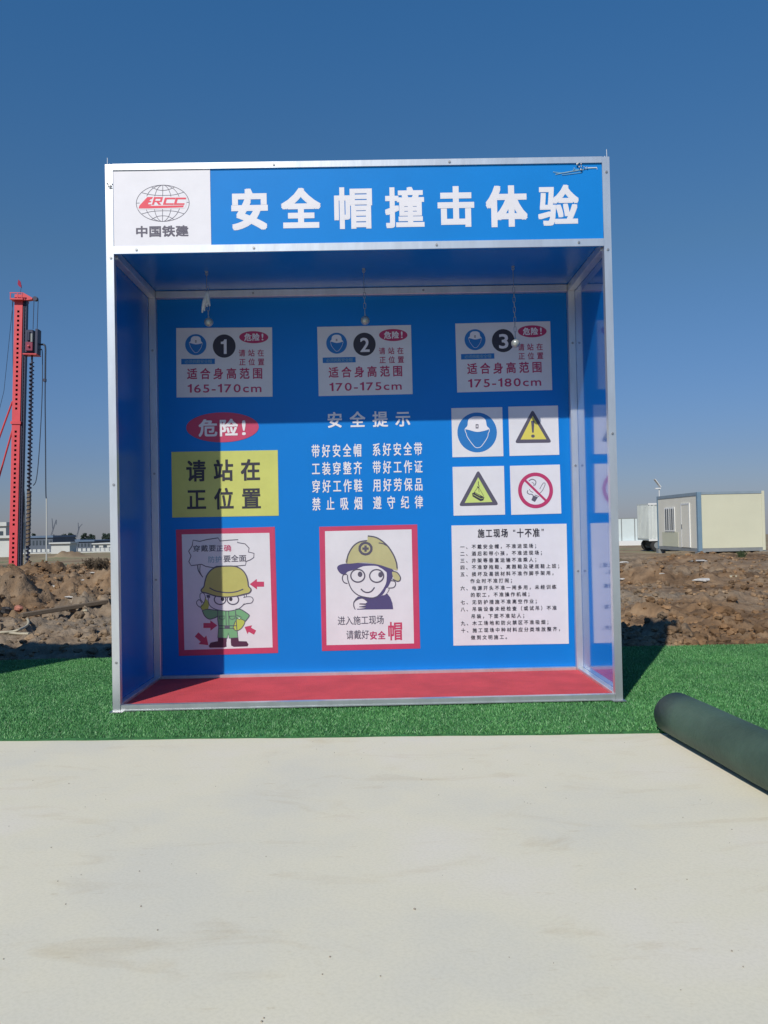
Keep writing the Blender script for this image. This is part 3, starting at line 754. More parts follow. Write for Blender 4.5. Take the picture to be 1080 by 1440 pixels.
# ---- framed poster: worker pointing
def framed(crop, outer, inner, label):
    s = Print(crop, outer, D - .0005, name='safety_poster', label=label, cat='poster', group='red framed cartoon posters', sheet='red')
    s.poly(inner, 'sheet', 1, name='picture_area'); return s
s = framed('D1', [(62, 98), (998, 75), (1010, 1268), (68, 1300)], [(115, 145), (948, 130), (958, 1218), (122, 1242)], 'red framed poster of a cartoon worker in green overalls with arrows')
K = 'slate'
s.line([(212, 255), (222, 200), (285, 212), (350, 195), (460, 178), (476, 208), (560, 200), (650, 195), (640, 222), (715, 235), (752, 275), (745, 312), (798, 325), (795, 365), (760, 388), (722, 402), (715, 438), (640, 445), (440, 448), (410, 462), (340, 450), (300, 430), (200, 442), (178, 405), (200, 350), (178, 305)], 6, K, 3, True, False)
s.line([(262, 440), (268, 490), (308, 552)], 7, K, 3); s.line([(308, 552), (282, 500), (285, 438)], 5, K, 3)
s.text('穿戴要', 222, 280, 436, 62, 'slate', cw=64, bold=.012, n=4); s.text('正', 442, 278, 504, 60, 'navy', bold=.012, n=4); s.text('确', 514, 276, 582, 64, 'crimson', bold=.012, n=4)
s.text('防护', 362, 384, 490, 62, 'teal', cw=60, bold=.008, n=4); s.text('要全面', 508, 376, 722, 66, 'slate', cw=66, bold=.018, n=4)
# trunk, arms, legs
s.poly([(445, 870), (640, 870), (640, 1000), (630, 1040), (632, 1125), (545, 1130), (540, 1095), (530, 1130), (440, 1125), (450, 1020), (442, 950)], 'green', 2); s.line([(445, 870), (442, 950), (450, 1020), (440, 1125), (530, 1130), (540, 1080), (550, 1130), (632, 1125), (622, 1040), (618, 960), (612, 870)], 5, K, 4, smooth=False)
s.poly([(455, 865), (440, 930), (370, 950), (325, 925), (298, 870), (340, 855), (400, 862)], 'green', 2, True); s.line([(298, 868), (322, 922), (370, 950), (442, 925)], 6, K, 4); s.line([(300, 870), (345, 855), (400, 862), (450, 868)], 5, K, 4)
s.poly([(610, 858), (660, 855), (735, 905), (740, 925), (705, 972), (655, 940), (612, 910)], 'green', 2, True); s.line([(612, 856), (660, 856), (732, 902), (740, 925), (700, 975)], 6, K, 4)
s.poly([(700, 972), (655, 945), (612, 965), (585, 1030), (600, 1055), (630, 1058), (672, 1030)], 'glove', 3, True); s.line([(612, 965), (588, 1028), (602, 1052), (630, 1058), (672, 1030), (700, 972), (655, 945)], 5, K, 4)
s.line([(610, 905), (668, 932), (650, 955), (618, 935)], 4, K, 4, smooth=False)
s.poly([(300, 862), (350, 855), (362, 800), (350, 750), (320, 745), (310, 800), (285, 820)], 'glove', 3, True)
s.poly([(282, 715), (300, 700), (322, 715), (328, 760), (310, 795), (280, 760)], 'sheet', 3.5, True); s.line([(310, 795), (282, 758), (280, 715), (300, 700), (322, 715), (328, 755), (312, 800), (280, 835), (250, 812), (246, 785), (272, 765), (296, 800)], 5, K, 4)
s.line([(278, 830), (300, 868)], 5, K, 4, smooth=False)
s.line([(520, 875), (522, 1010)], 4, K, 4, smooth=False); s.line([(548, 875), (548, 1010)], 4, K, 4, smooth=False); s.line([(452, 1012), (620, 1012)], 5, K, 4, smooth=False); s.line([(452, 1038), (600, 1038)], 4, K, 4, smooth=False)
s.poly([(505, 1012), (555, 1012), (555, 1040), (505, 1040)], 'slate', 5)
for x in (455, 552): s.line([(x, 922), (x + 6, 945), (x + 28, 952), (x + 50, 945), (x + 56, 920), (x, 922)], 4, K, 4, smooth=False)
s.poly([(440, 1128), (526, 1130), (522, 1170), (440, 1170)], 'boot', 3); s.poly([(562, 1130), (634, 1127), (640, 1168), (564, 1170)], 'boot', 3)
s.poly([(352, 1205), (372, 1172), (430, 1160), (520, 1150), (522, 1210), (500, 1218), (362, 1220)], 'boot', 3); s.poly([(562, 1160), (645, 1158), (712, 1160), (730, 1188), (720, 1208), (590, 1212), (566, 1200)], 'boot', 3)
# head
s.poly([(362, 735), (700, 735), (690, 800), (640, 855), (540, 872), (430, 858), (370, 820), (352, 780)], 'sheet', 3, True); s.line([(372, 735), (355, 770), (372, 822), (430, 858), (540, 872), (640, 852), (700, 802)], 5, K, 5)
s.poly([(690, 740), (720, 735), (765, 740), (782, 765), (765, 795), (720, 802), (690, 800)], 'sheet', 3, True); s.line([(690, 745), (722, 738), (765, 740), (782, 765), (765, 795), (720, 802), (690, 812)], 5, K, 5)
s.poly([(340, 720), (372, 722), (375, 745), (345, 748)], 'slate', 5); s.line([(695, 715), (700, 742), (718, 740), (718, 712)], 5, K, 5, smooth=False)
for cx_, px_ in ((468, 492), (590, 570)):
    s.ell(cx_, 764, 54, 46, 'sheet', 5); s.ring(cx_, 764, 54, 46, 8, K, 6); s.ell(px_, 760, 17, 19, 'black', 6)
# helmet
s.poly([(292, 672), (318, 640), (328, 595), (350, 530), (400, 475), (460, 452), (540, 446), (620, 450), (680, 480), (718, 530), (735, 590), (740, 635), (764, 668), (745, 700), (700, 712), (620, 732), (520, 740), (430, 730), (350, 705), (300, 692)], 'helmet', 7, True)
s.line([(292, 672), (318, 640), (328, 595), (350, 530), (400, 475), (460, 452), (540, 446), (620, 450), (680, 480), (718, 530), (735, 590), (740, 635), (764, 668), (745, 700), (700, 712), (620, 732), (520, 740), (430, 730), (350, 705), (300, 692)], 8, K, 8, True)
s.line([(370, 652), (430, 682), (530, 698), (620, 690), (690, 665)], 8, K, 8)
def arrow(cx_, cy_, ang, L, wd):
    pts = [(-L / 2, 0), (0, -wd / 2), (0, -wd / 4.2), (L / 2, -wd / 4.2), (L / 2, wd / 4.2), (0, wd / 4.2), (0, wd / 2)]
    c_, n_ = math.cos(ang), math.sin(ang); P = [(cx_ + x * c_ - y * n_, cy_ + x * n_ + y * c_) for x, y in pts]; s.uid += 1; s.poly(P, 'red', 3, name='arrow')
arrow(820, 618, 0, 135, 100); arrow(372, 1010, math.pi, 132, 98); arrow(745, 1050, .5, 112, 95); arrow(295, 1145, math.pi + .75, 150, 110)
s.done()
# ---- framed poster: worker with big eyes
s = framed('D2', [(62, 72), (990, 52), (1018, 1226), (85, 1252)], [(115, 115), (938, 97), (958, 1180), (130, 1196)], 'red framed poster of a smiling cartoon face under a yellow helmet')
s.poly([(400, 760), (430, 735), (560, 750), (640, 735), (700, 700), (735, 745), (755, 800), (762, 856), (420, 860)], 'navy', 2); s.line([(402, 858), (388, 830), (388, 790), (405, 765), (430, 738)], 6, 'slate', 3)
s.poly([(332, 500), (400, 450), (560, 430), (690, 490), (700, 560), (690, 640), (640, 715), (570, 745), (500, 742), (430, 722), (370, 670), (335, 590)], 'sheet', 3, True)
s.line([(328, 530), (335, 590), (370, 670), (430, 722), (500, 742), (570, 748), (630, 725)], 7, 'slate', 5)
s.poly([(700, 470), (760, 520), (735, 600), (690, 680), (640, 735), (590, 748), (640, 700), (690, 620), (702, 540)], 'navy', 4, True)
s.poly([(230, 462), (262, 432), (360, 418), (470, 418), (590, 428), (700, 452), (770, 492), (745, 540), (700, 505), (640, 462), (560, 445), (470, 452), (400, 480), (330, 500), (300, 528), (255, 510)], 'navy', 4, True)
s.poly([(460, 470), (480, 448), (600, 445), (640, 470), (600, 480), (520, 470)], 'sheet', 4.2, True)
s.poly([(318, 420), (335, 340), (380, 265), (440, 218), (515, 200), (525, 165), (610, 175), (700, 245), (760, 330), (795, 420), (802, 485), (740, 470), (620, 432), (480, 412)], 'khaki', 5, True)
s.line([(320, 415), (335, 340), (380, 262), (440, 218), (515, 204)], 9, 'slate', 6); s.line([(522, 160), (610, 178), (700, 245), (760, 330), (792, 410), (800, 470)], 9, 'slate', 6); s.line([(625, 226), (668, 234), (700, 252)], 7, 'slate', 6)
s.poly([(755, 500), (800, 510), (828, 548), (825, 580), (800, 588), (770, 570), (755, 530)], 'khaki', 5, True); s.line([(760, 495), (800, 508), (830, 550), (825, 582), (800, 590), (755, 568)], 7, 'slate', 6)
s.line([(325, 525), (290, 530), (280, 565), (295, 600), (328, 612)], 7, 'slate', 4); s.line([(735, 585), (775, 590), (785, 620), (765, 650), (715, 655)], 7, 'slate', 4); s.line([(715, 655), (722, 670), (705, 700)], 6, 'slate', 4); s.poly([(700, 655), (720, 668), (692, 712), (665, 722), (682, 690)], 'sheet', 5, True)
for cx_, cy_, px_, py_ in ((426, 538, 448, 524), (605, 540, 642, 528)):
    s.ell(cx_, cy_, 65, 60, 'sheet', 5); s.ring(cx_, cy_, 66, 60, 9, 'slate', 6); s.ell(px_, py_, 22, 26, 'slate', 6)
s.line([(455, 662), (480, 686), (515, 697), (555, 685), (585, 648)], 9, 'slate', 5)
s.poly([(392, 850), (388, 800), (415, 768), (470, 752), (520, 785), (500, 800), (440, 800), (505, 818), (445, 830), (505, 842), (440, 852)], 'sheet', 4); s.line([(395, 850), (388, 800), (415, 768), (470, 752), (520, 785)], 6, 'slate', 5)
s.line([(440, 806), (505, 812)], 6, 'slate', 5, smooth=False); s.line([(440, 832), (500, 838)], 6, 'slate', 5, smooth=False)
# badge on the helmet
s.ring(500, 280, 56, 54, 16, 'slate', 7, 40)
for i in range(10): a_ = i * math.pi / 5 + .3; s.line([(500 + 56 * math.cos(a_), 280 + 54 * math.sin(a_)), (500 + 68 * math.cos(a_ + .1), 280 + 66 * math.sin(a_ + .1))], 8, 'slate', 7, smooth=False)
s.poly([(489, 250), (511, 250), (511, 310), (489, 310)], 'slate', 7); s.poly([(470, 269), (530, 269), (530, 291), (470, 291)], 'slate', 7.3)
s.text('进入施工现场', 237, 964, 672, 84, 'slate', cw=66, bold=.008, n=4); s.text('请戴好', 318, 1098, 530, 86, 'slate', cw=66, bold=.008, n=4)
s.text('安全', 540, 1104, 684, 76, 'crimson', cw=66, bold=.03, n=6); s.text('帽', 714, 1062, 846, 172, 'red', bold=.022, n=8)
s.done()

# ------------------------------------------------------------------ hanging balls on chains
M['chain'] = mat('chain_steel', (0.42, 0.44, 0.46), 0.35, 0.9)
M['ball'] = mat('grey_rubber_ball', (0.36, 0.39, 0.37), 0.28, 0.35, var=.12, vscale=20)
def hanging(px, py_ball, px_top, label, r=.0235, wrapped=False):
    y = .40; top = on_plane(px_top, 385, 1, y); b = on_plane(px, py_ball, 1, y)
    root = empty('impact_ball', (b.x, y, b.z), label, 'hanging ball', 'steel balls hung on chains from the ceiling')
    MB().sphere((0, 0, 0), r, 24, 14).build('ball', M['ball'], root)
    dx = top.x - b.x; T = ZB - b.z
    node = on_plane(px_top, 408, 1, y).z - b.z
    zt = node
    MB().box(-.008 + dx, .008 + dx, -.008, .008, T - .003, T).tube([(dx, 0, T - .004), (dx, 0, node + .02)], .0018, 6).torus((dx, 0, T - .012), .007, .002, 0, 'y').build('hook', M['chain'], root)
    mb = MB(); z = r + .012; k = 0; LL = .032
    ln = node + .015 - z; nl = max(2, round(ln / (LL * .80)))
    st = ln / nl
    for i in range(nl):
        zz = z + st * (i + .5); cx_ = dx * (zz / T); 
        mb.torus((cx_, 0, zz), .0062, .0017, st + .0035 - .0124 + .0005, 'y' if i % 2 else 'x', 14, 5)
    mb.build('chain', M['chain'], root)
    MB().tube([(0, 0, r - .004), (0, 0, r + .008)], .005, 8).build('eye', M['chain'], root)
    if wrapped:
        mb = MB(); M['rag'] = mat('pale_plastic_strip', (.55, .58, .60), .35, var=.2, vscale=40)
        for j, (ox, L) in enumerate(((-.017, .11), (-.010, .10), (.010, .075), (-.002, .08), (.003, .055))):
            pts = []; 
            for i in range(9):
                t = i / 8; pts.append((dx * .8 + ox * (t ** .6) * 1.3 + .004 * math.sin(5 * t + j), -.012 - .005 * math.sin(4 * t + j), node - .012 - L * t))
            mb.tube(pts, .006, 6, radii=[.004 + .008 * math.sin(math.pi * min(1, i / 8 + .05)) for i in range(9)])
        mb.build('plastic_strip', M['rag'], root)
    return root
hanging(293.5, 453, 290.5, 'leftmost hanging grey ball on a bunched chain with a pale plastic strip', wrapped=True)
hanging(513.5, 450.5, 511.5, 'middle hanging grey ball on a bare chain above notice number 2')
hanging(725, 483, 721.5, 'rightmost and lowest hanging grey ball, in front of notice number 3', r=.0235)

# ------------------------------------------------------------------ neighbouring booth (out of frame; its shadow falls into it)
nb_loc = Vector((-2.80 - h, 0, 0))
def copy_tree(o, parent=None):
    c = o.copy(); COL.objects.link(c); c.parent = parent
    for ch in o.children: copy_tree(ch, c)
    return c
nbooth, nbp = build_booth(nb_loc, 'second blue booth beyond the left edge of the photo, casting the shadow there')

# ------------------------------------------------------------------ rolled turf
M['roll'] = mat('turf_roll_backing', (0.060, 0.104, 0.074), 0.6, 0, var=.25, vscale=4, bump=.25, bscale=60, spec=.35)
def turf_roll():
    root = empty('turf_roll', (1.262, -.60, .0), 'dark green rolled up length of artificial turf lying on the slab edge', 'turf roll', rot=(0, 0, .085 + math.pi))
    # local: x across, y along the roll (away), spiral cross-section
    th = .011; R = .094; L = 3.6; turns = 5.2; n = int(turns * 36); prof = []
    for i in range(n + 1):
        a = i / 36 * 2 * math.pi; r = R - th * (i / 36) * 1.02; 
        prof.append((r * math.cos(a - 1.2), r * math.sin(a - 1.2) * .93, r, a))
    mb = MB(); V = []; Fc = []; ny = 22
    for k in range(ny):
        y = L * k / (ny - 1)
        wob = 1 + .012 * math.sin(y * 3.1) + .010 * math.sin(y * 9.3 + 1) ; dx = .006 * math.sin(y * 1.7)
        for j, (px_, pz, r, a) in enumerate(prof):
            inn = (r - th * .82) / r
            yy = y + (0.0 if 0 < k < ny - 1 else .006 * math.sin(a * .5 + 1))
            w_ = wob + .022 * math.sin(a * 2 + y * 2.3) + .008 * math.sin(a * 5 - y * 8); V.append((px_ * w_ + dx, yy, max(pz * w_ + R * .93, .001 * (a < 6.3)))); V.append((px_ * inn * wob + dx, yy, pz * inn * wob + R * .93))
    m_ = len(prof) * 2
    for k in range(ny - 1):
        for j in range(len(prof) - 1):
            a = k * m_ + 2 * j; b2 = a + m_; Fc += [(a, a + 2, b2 + 2, b2), (a + 1, b2 + 1, b2 + 3, a + 3)]
        a = k * m_; b2 = a + m_; Fc.append((a, b2, b2 + 1, a + 1))
    for k in (0, ny - 1):
        for j in range(len(prof) - 1):
            a = k * m_ + 2 * j; Fc.append((a, a + 1, a + 3, a + 2) if k == 0 else (a, a + 2, a + 3, a + 1))
    mb.add(V, Fc, True)
    o = mb.build('rolled_sheet', M['roll'], root)
    # green fringe of blades showing at the rolled edges
    Vb = []
    N = 9000; 
    for i in range(N):
        j = random.randrange(len(prof) - 1); px_, pz, r, a = prof[j]; e = random.random()
        if e < .6: y = random.choice((0.0, L)) + random.uniform(-.004, .004)
        else: y = random.uniform(0, L); px_, pz, r, a = prof[random.randrange(4)]
        k1 = (r - th * .85) / r; k2 = (r - th * random.uniform(1.0, 1.5)) / r if e < .6 else (r + .006) / r
        zz = R * .93; w = .002
        Vb += [(px_ * k1 - w, y, pz * k1 + zz), (px_ * k1 + w, y, pz * k1 + zz), (px_ * k2, y + random.uniform(-.012, .004), pz * k2 + zz)]
    me = np_mesh('pile', np.array(Vb), np.arange(len(Vb)).reshape(-1, 3)); link('pile', me, M['blade'], root)
turf_roll()

# small debris on the slab
def slab_grit():
    mb = MB(); M['grit'] = mat('grit', (.32, .28, .22), .9)
    for px, py, r in ((583, 1279, .007), (464, 1346, .005), (535, 1373, .004), (371, 1432, .004), (368, 1437, .005), (746, 1050, .004), (966, 1237, .004), (276, 1229, .003), (5, 1349, .004), (440, 1043, .004)):
        q = on_plane(px, py, 2, 0); r *= .45; mb.sphere((q.x, q.y, r * .5), r, 7, 5, (1, 1.2, .6))
    for i in range(120):
        x = random.uniform(-1.6, 1.15); y = random.uniform(-3.4, -.62); r = random.uniform(.0008, .0022); mb.sphere((x, y, r * .5), r, 5, 4, (1, 1.3, .7))
    tag(mb.build('slab_grit', M['grit']), 'small dark bits of grit scattered on the pale slab', 'grit', kind='stuff')
slab_grit()

# ------------------------------------------------------------------ debris on the dirt
def pz(x, y): return gz(x, y) if y < 119 else -.015 * math.hypot(x, y) - .12
def gz(x, y): return float(ground_z(np.array([x]), np.array([y]))[0])
def on_ground(px, py):
    """first point where the line of sight meets the terrain"""
    o = Vector((CX, CY, CZ)); d = ray(px, py); t = 5.9
    while t < 120:
        q = o + d * t
        if q.z < gz(q.x, q.y): break
        t *= 1.004
    return q
M['pale'] = mat('pale_plastic', (.46, .42, .31), .6, var=.1, vscale=10)
M['wood'] = mat('weathered_wood', (.17, .13, .09), .85, var=.3, vscale=30, stretch=(1, 8, 8))
M['pinkb'] = mat('broken_brick', (.42, .17, .12), .9, var=.3, vscale=20)
def beam():
    a = on_ground(30, 871); b = on_ground(150, 850); a.z += .04; b.z += .03
    mid = (a + b) / 2; L = (b - a).length; d = (b - a)
    rz = math.atan2(d.y, d.x); ry = -math.asin(d.z / L)
    o = box('timber_beam', M['wood'], -L / 2, L / 2, -.028, .028, -.022, .022, loc=mid, rot=(0, ry, rz), bevel=.006)
    tag(o, 'long weathered timber beam lying across the dirt left of the booth', 'beam')
beam()
def hose():
    px = [(35, 869), (39, 875), (40, 880), (36, 885), (28, 889), (18, 892), (6, 893), (-8, 894)]
    P = [on_ground(*q) + Vector((0, 0, .025)) for q in px]; P = [Vector(p) for p in spline(P, False, 5)]
    tag(MB().tube(P, .012, 7).build('white_hose', M['pale']), 'curved cream hose lying on the dirt at the left edge', 'hose')
    P = [on_ground(*q) + Vector((0, 0, .03)) for q in ((13, 895), (28, 896), (41, 896))]
    tag(MB().tube(P, .013, 7).build('pale_pipe', M['pale']), 'short straight pale pipe just below the curved hose', 'pipe')
hose()
def chunk(px, py, w, hh, mt, name, label, cat):
    q = on_ground(px, py); s_ = (q - Vector((CX, CY, CZ))).length / F; w = w * s_; hh = hh * s_
    mb = MB(); mb.sphere((0, 0, 0), 1, 9, 6); me = mb
    v = []
    for p in me.v: k = 1 + random.uniform(-.28, .28); v.append((p[0] * w / 2 * k, p[1] * w * .35 * k, p[2] * hh / 2 * k))
    me.v = v; me.sm = [False] * len(me.sm); o = me.build(name, mt, loc=(q.x, q.y, q.z + hh * .2), rot=(0, 0, random.uniform(-.4, .4))); tag(o, label, cat)
M['conc'] = mat('concrete_lump', (.50, .48, .44), .9, var=.2, vscale=15); M['darkl'] = mat('dark_sheet', (.03, .028, .03), .7)
chunk(120, 859, 7, 4, M['pale'], 'white_scrap', 'small bright white scrap beside the timber beam', 'scrap')
chunk(97, 840, 12, 2.5, M['conc'], 'concrete_lump', 'flat grey lump in the dirt above the timber beam', 'rubble')
chunk(77, 826, 9, 4, M['conc'], 'concrete_lump', 'round pale lump near the dark mound left of booth', 'rubble')
chunk(132, 806, 12, 2.5, M['conc'], 'concrete_lump', 'thin pale slab near the top of the left berm', 'rubble')
chunk(117, 816, 12, 2.5, M['conc'], 'concrete_lump', 'pale slab scrap below the left berm crest', 'rubble')
chunk(26, 857, 13, 8, M['pinkb'], 'broken_brick', 'reddish broken brick pile at the left edge', 'brick')
chunk(988, 817, 24, 5, M['conc'], 'concrete_lump', 'large flat pale lump on the dirt right of booth', 'rubble')
chunk(875, 815, 9, 3, M['conc'], 'concrete_lump', 'small pale lump right beside the booth post', 'rubble')
chunk(930, 808, 11, 3, M['conc'], 'concrete_lump', 'small pale lump midway up the right dirt field', 'rubble')
chunk(1030, 811, 14, 3, M['pale'], 'white_scrap', 'pale scrap on the dirt below the prefab cabin', 'scrap')
chunk(877, 792, 16, 3.5, M['conc'], 'concrete_kerb', 'pale kerb piece on the dirt beside the right post', 'kerb')
chunk(983, 789, 26, 2.5, M['conc'], 'concrete_kerb', 'long pale strip of concrete in front of the prefab cabin', 'kerb')
chunk(8, 862, 18, 11, M['darkl'], 'dark_tarpaulin', 'dark folded sheet at the left edge of the dirt', 'tarpaulin')
# weeds on the berm
M['weed'] = mat('dry_weed', (.075, .055, .035), .9, var=.4, vscale=20); M['weedg'] = mat('green_weed', (.05, .075, .03), .9, var=.4, vscale=20)
def weed(px, py, hpx, n, mt, label):
    q = on_ground(px, py); s_ = (q - Vector((CX, CY, CZ))).length / F; H = hpx * s_; V = []
    for i in range(n):
        a = random.uniform(0, 6.28); l = random.uniform(.4, 1) * H; sp = random.uniform(.1, .9) * H; w = .006 + H * .012
        bx, by = random.gauss(0, .25) * H, random.gauss(0, .25) * H
        tx, ty = bx + sp * math.cos(a), by + sp * math.sin(a); V += [(bx - w, by, -.02), (bx + w, by, -.02), (tx, ty, l)]
        if i % 2 == 0:
            for kk in range(3):
                t = random.uniform(.3, .95); cx_, cy_, cz_ = bx + (tx - bx) * t, by + (ty - by) * t, l * t; g = w * 2.4
                V += [(cx_, cy_, cz_), (cx_ + random.uniform(-g, g) * 2, cy_ + random.uniform(-g, g), cz_ + g * 2), (cx_ + random.uniform(-g, g) * 2, cy_, cz_ + random.uniform(0, g))]
    me = np_mesh('weed_clump', np.array(V), np.arange(len(V)).reshape(-1, 3)); o = link('weed_clump', me, mt, None, q); tag(o, label, 'weeds', 'weed clumps on the dirt')
WL = 'dark dry weed clump on the crest of the left berm'
weed(125, 797, 11, 110, M['weed'], 'bushy dry weed clump on the left berm, nearest the booth post but one')
weed(108, 801, 7, 60, M['weed'], 'lower dry weed clump left of the tallest clump on the berm')
weed(142, 799, 13, 120, M['weed'], 'dark dry weed clump touching the left post on the berm')
weed(1042, 783, 8, 90, M['weedg'], 'green tuft of weeds in front of the prefab cabin')

# ------------------------------------------------------------------ prefab cabin on the right
M['cream'] = mat('cream_panel', (.62, .62, .47), .55, var=.04, vscale=.6)
M['offw'] = mat('off_white_panel', (.80, .77, .66), .55, var=.05, vscale=.8)
M['bluetrim'] = mat('blue_grey_trim', (.17, .27, .36), .5, var=.1, vscale=2)
M['rooft'] = mat('grey_blue_trim', (.24, .31, .37), .5, var=.1, vscale=2)
M['glass'] = mat('window_glass', (.05, .07, .09), .08, spec=.8)
M['wframe'] = mat('white_frame', (.72, .73, .72), .5)
M['steelg'] = mat('grey_steel', (.30, .32, .32), .5, .3, var=.1, vscale=2)
M['rubber'] = mat('tyre_rubber', (.03, .03, .03), .8)
def cabin():
    c0 = at_depth(983, 778, 39); zg = c0.z; x0 = c0.x; y0 = c0.y; Wd, Ln, H = 3.05, 5.6, 2.80
    r = empty('prefab_cabin', (x0, y0, zg), 'cream prefab site cabin with blue trim, door and barred window', 'cabin')
    # local coordinates: x 0..Wd (front face), y 0..Ln (long side going back)
    box('wall', M['cream'], .17, Wd - .12, 0, .06, .22, H - .12, r); box('wall', M['offw'], 0.0, .06, .17, Ln - .15, .22, H - .16, r)
    box('wall', M['cream'], Wd - .06, Wd, .15, Ln - .15, .22, H - .16, r); box('wall', M['cream'], .15, Wd - .15, Ln - .06, Ln, .22, H - .16, r)
    box('roof', M['steelg'], .06, Wd - .06, .06, Ln - .06, H - .14, H - .02, r); box('floor', M['steelg'], .06, Wd - .06, .06, Ln - .06, .12, .22, r)
    for (a, b_, c, d) in ((-.02, .165, -.02, .165), (Wd - .115, Wd + .02, -.02, .14), (-.02, .14, Ln - .14, Ln + .02), (Wd - .14, Wd + .02, Ln - .14, Ln + .02)):
        box('corner_post', M['cream'] if a > 1 and c < 0 else M['bluetrim'], a, b_, c, d, .08, H, r, bevel=.01)
    box('roof_trim', M['rooft'], .166, Wd - .116, -.02, .10, H - .115, H - .005, r); box('roof_trim', M['rooft'], -.02, .10, .166, Ln - .141, H - .155, H - .005, r)
    box('roof_trim', M['rooft'], Wd - .10, Wd + .02, .15, Ln - .141, H - .155, H - .005, r)
    box('base_beam', M['steelg'], .166, Wd - .116, -.01, .10, .06, .215, r); box('base_beam', M['steelg'], -.01, .10, .166, Ln - .141, .06, .215, r)
    for x, y in ((.1, .1), (Wd - .1, .1), (.1, Ln - .1), (Wd - .1, Ln - .1)): box('footing', M['steelg'], x - .18, x + .18, y - .18, y + .18, -.3, .06, r)
    # left side: door near the front corner, window farther
    d = box('door', M['offw'], -.035, -.002, 1.05, 2.02, .24, 2.25, r); box('handle', M['bolt'], -.07, -.036, 1.93, 1.99, 1.15, 1.33, d)
    fr = MB().box(-.045, -.001, .97, 1.045, .24, 2.33).box(-.045, -.001, 2.025, 2.10, .24, 2.33).box(-.045, -.001, 1.046, 2.024, 2.255, 2.33); fr.build('door_frame', M['wframe'], r)
    w = box('window', M['wframe'], -.03, -.001, 3.0, 4.45, .98, 2.18, r)
    for k in range(2): y = 3.07 + k * .68; box('pane', M['glass'], -.036, -.031, y, y + .60, 1.05, 2.11, w)
    for k in range(5): y = 3.12 + k * .30; MB().tube([(-.06, y, 1.0), (-.06, y, 2.16)], .012, 6).build('bar', M['wframe'], w)
    box('lower_panel', M['khaki'] if False else M['cream'], -.012, -.001, 2.6, 4.9, .24, .95, r)
cabin()
def trailer():
    a = at_depth(913, 760, 52); d = 52; z0 = a.z; H = 52 * d / F; L = 5.5; Wd = 2.3; zg = gz(a.x, a.y)
    M['tw'] = mat('trailer_white', (.60, .64, .62), .5, var=.08, vscale=1.5)
    r = empty('box_trailer', (a.x, a.y, zg), 'white corrugated box trailer on wheels behind the prefab cabin', 'trailer'); zb = z0 - zg
    body = box('body', M['tw'], 0, L, 0.02, Wd, zb, zb + H, r)
    for k in range(int(L / .22)): box('rib', M['tw'], .06 + k * .22, .15 + k * .22, -.02, .019, zb + .1, zb + H - .1, body)
    for k in range(9): box('rib', M['tw'], -.03, -.001, .12 + k * .24, .22 + k * .24, zb + .1, zb + H - .1, body)
    box('rail', M['wframe'], -.02, L + .02, -.03, .01, zb + H - .09, zb + H + .02, r); box('rail', M['wframe'], -.02, L + .02, -.03, .01, zb - .04, zb + .09, r)
    box('chassis', M['rubber'], .3, L - .2, .4, Wd - .4, zb - .30, zb - .042, r); box('landing_leg', M['steelg'], 2.9, 3.05, .2, .35, .1, zb - .042, r)
    for x in (.50, 1.45):
        for y in (.15, Wd - .4):
            w = MB().tube([(x, y - .12, .38), (x, y + .13, .38)], .38, 20).build('wheel', M['rubber'], r); MB().tube([(x, y - .135, .38), (x, y - .121, .38)], .2, 14).build('rim', M['steelg'], w)
trailer()
def hoardings():
    a = at_depth(800, 764, 78); b = at_depth(912, 763, 78); z = a.z; n = 6; H = 34 * 78 / F
    M['hw'] = mat('white_hoarding', (.62, .70, .70), .5, var=.06, vscale=.5)
    r = empty('site_hoarding', a, 'white panel hoarding with dark posts right of the booth', 'hoarding'); L = b.x - a.x
    w = L / n
    for k in range(n): box('panel', M['hw'], k * w + .04, (k + 1) * w - .04, 0, .08, -.3, H - .08, r)
    for k in range(n + 1): box('post', M['steelg'], k * w - .039, k * w + .039, -.03, .11, -.3, H, r)
    box('top_rail', M['steelg'], 0, L, -.01, .09, H - .078, H, r); box('plinth', M['wframe'], 0, L, -.45, -.04, -.3, .12, r)
hoardings()
def lamp():
    b = at_depth(927, 690, 62); zg = gz(b.x, b.y)
    r = empty('solar_street_lamp', (b.x, b.y, zg), 'thin solar street lamp rising behind the prefab cabin', 'street lamp'); z = b.z - zg
    MB().tube([(0, 0, 0), (0, 0, z + .2)], .035, 8).build('pole', M['wframe'], r)
    box('lamp_head', M['wframe'], -.30, .08, -.12, .12, z + .12, z + .2, r, rot=(0, 0, 0)); 
    o = box('solar_panel', M['wframe'], -.36, .36, -.2, .2, -.02, .02, r, loc=(-.12, 0, z + .55), rot=(0, .95, 0)); box('cell', M['glass'], -.33, .33, -.18, .18, .0205, .024, o)
lamp()

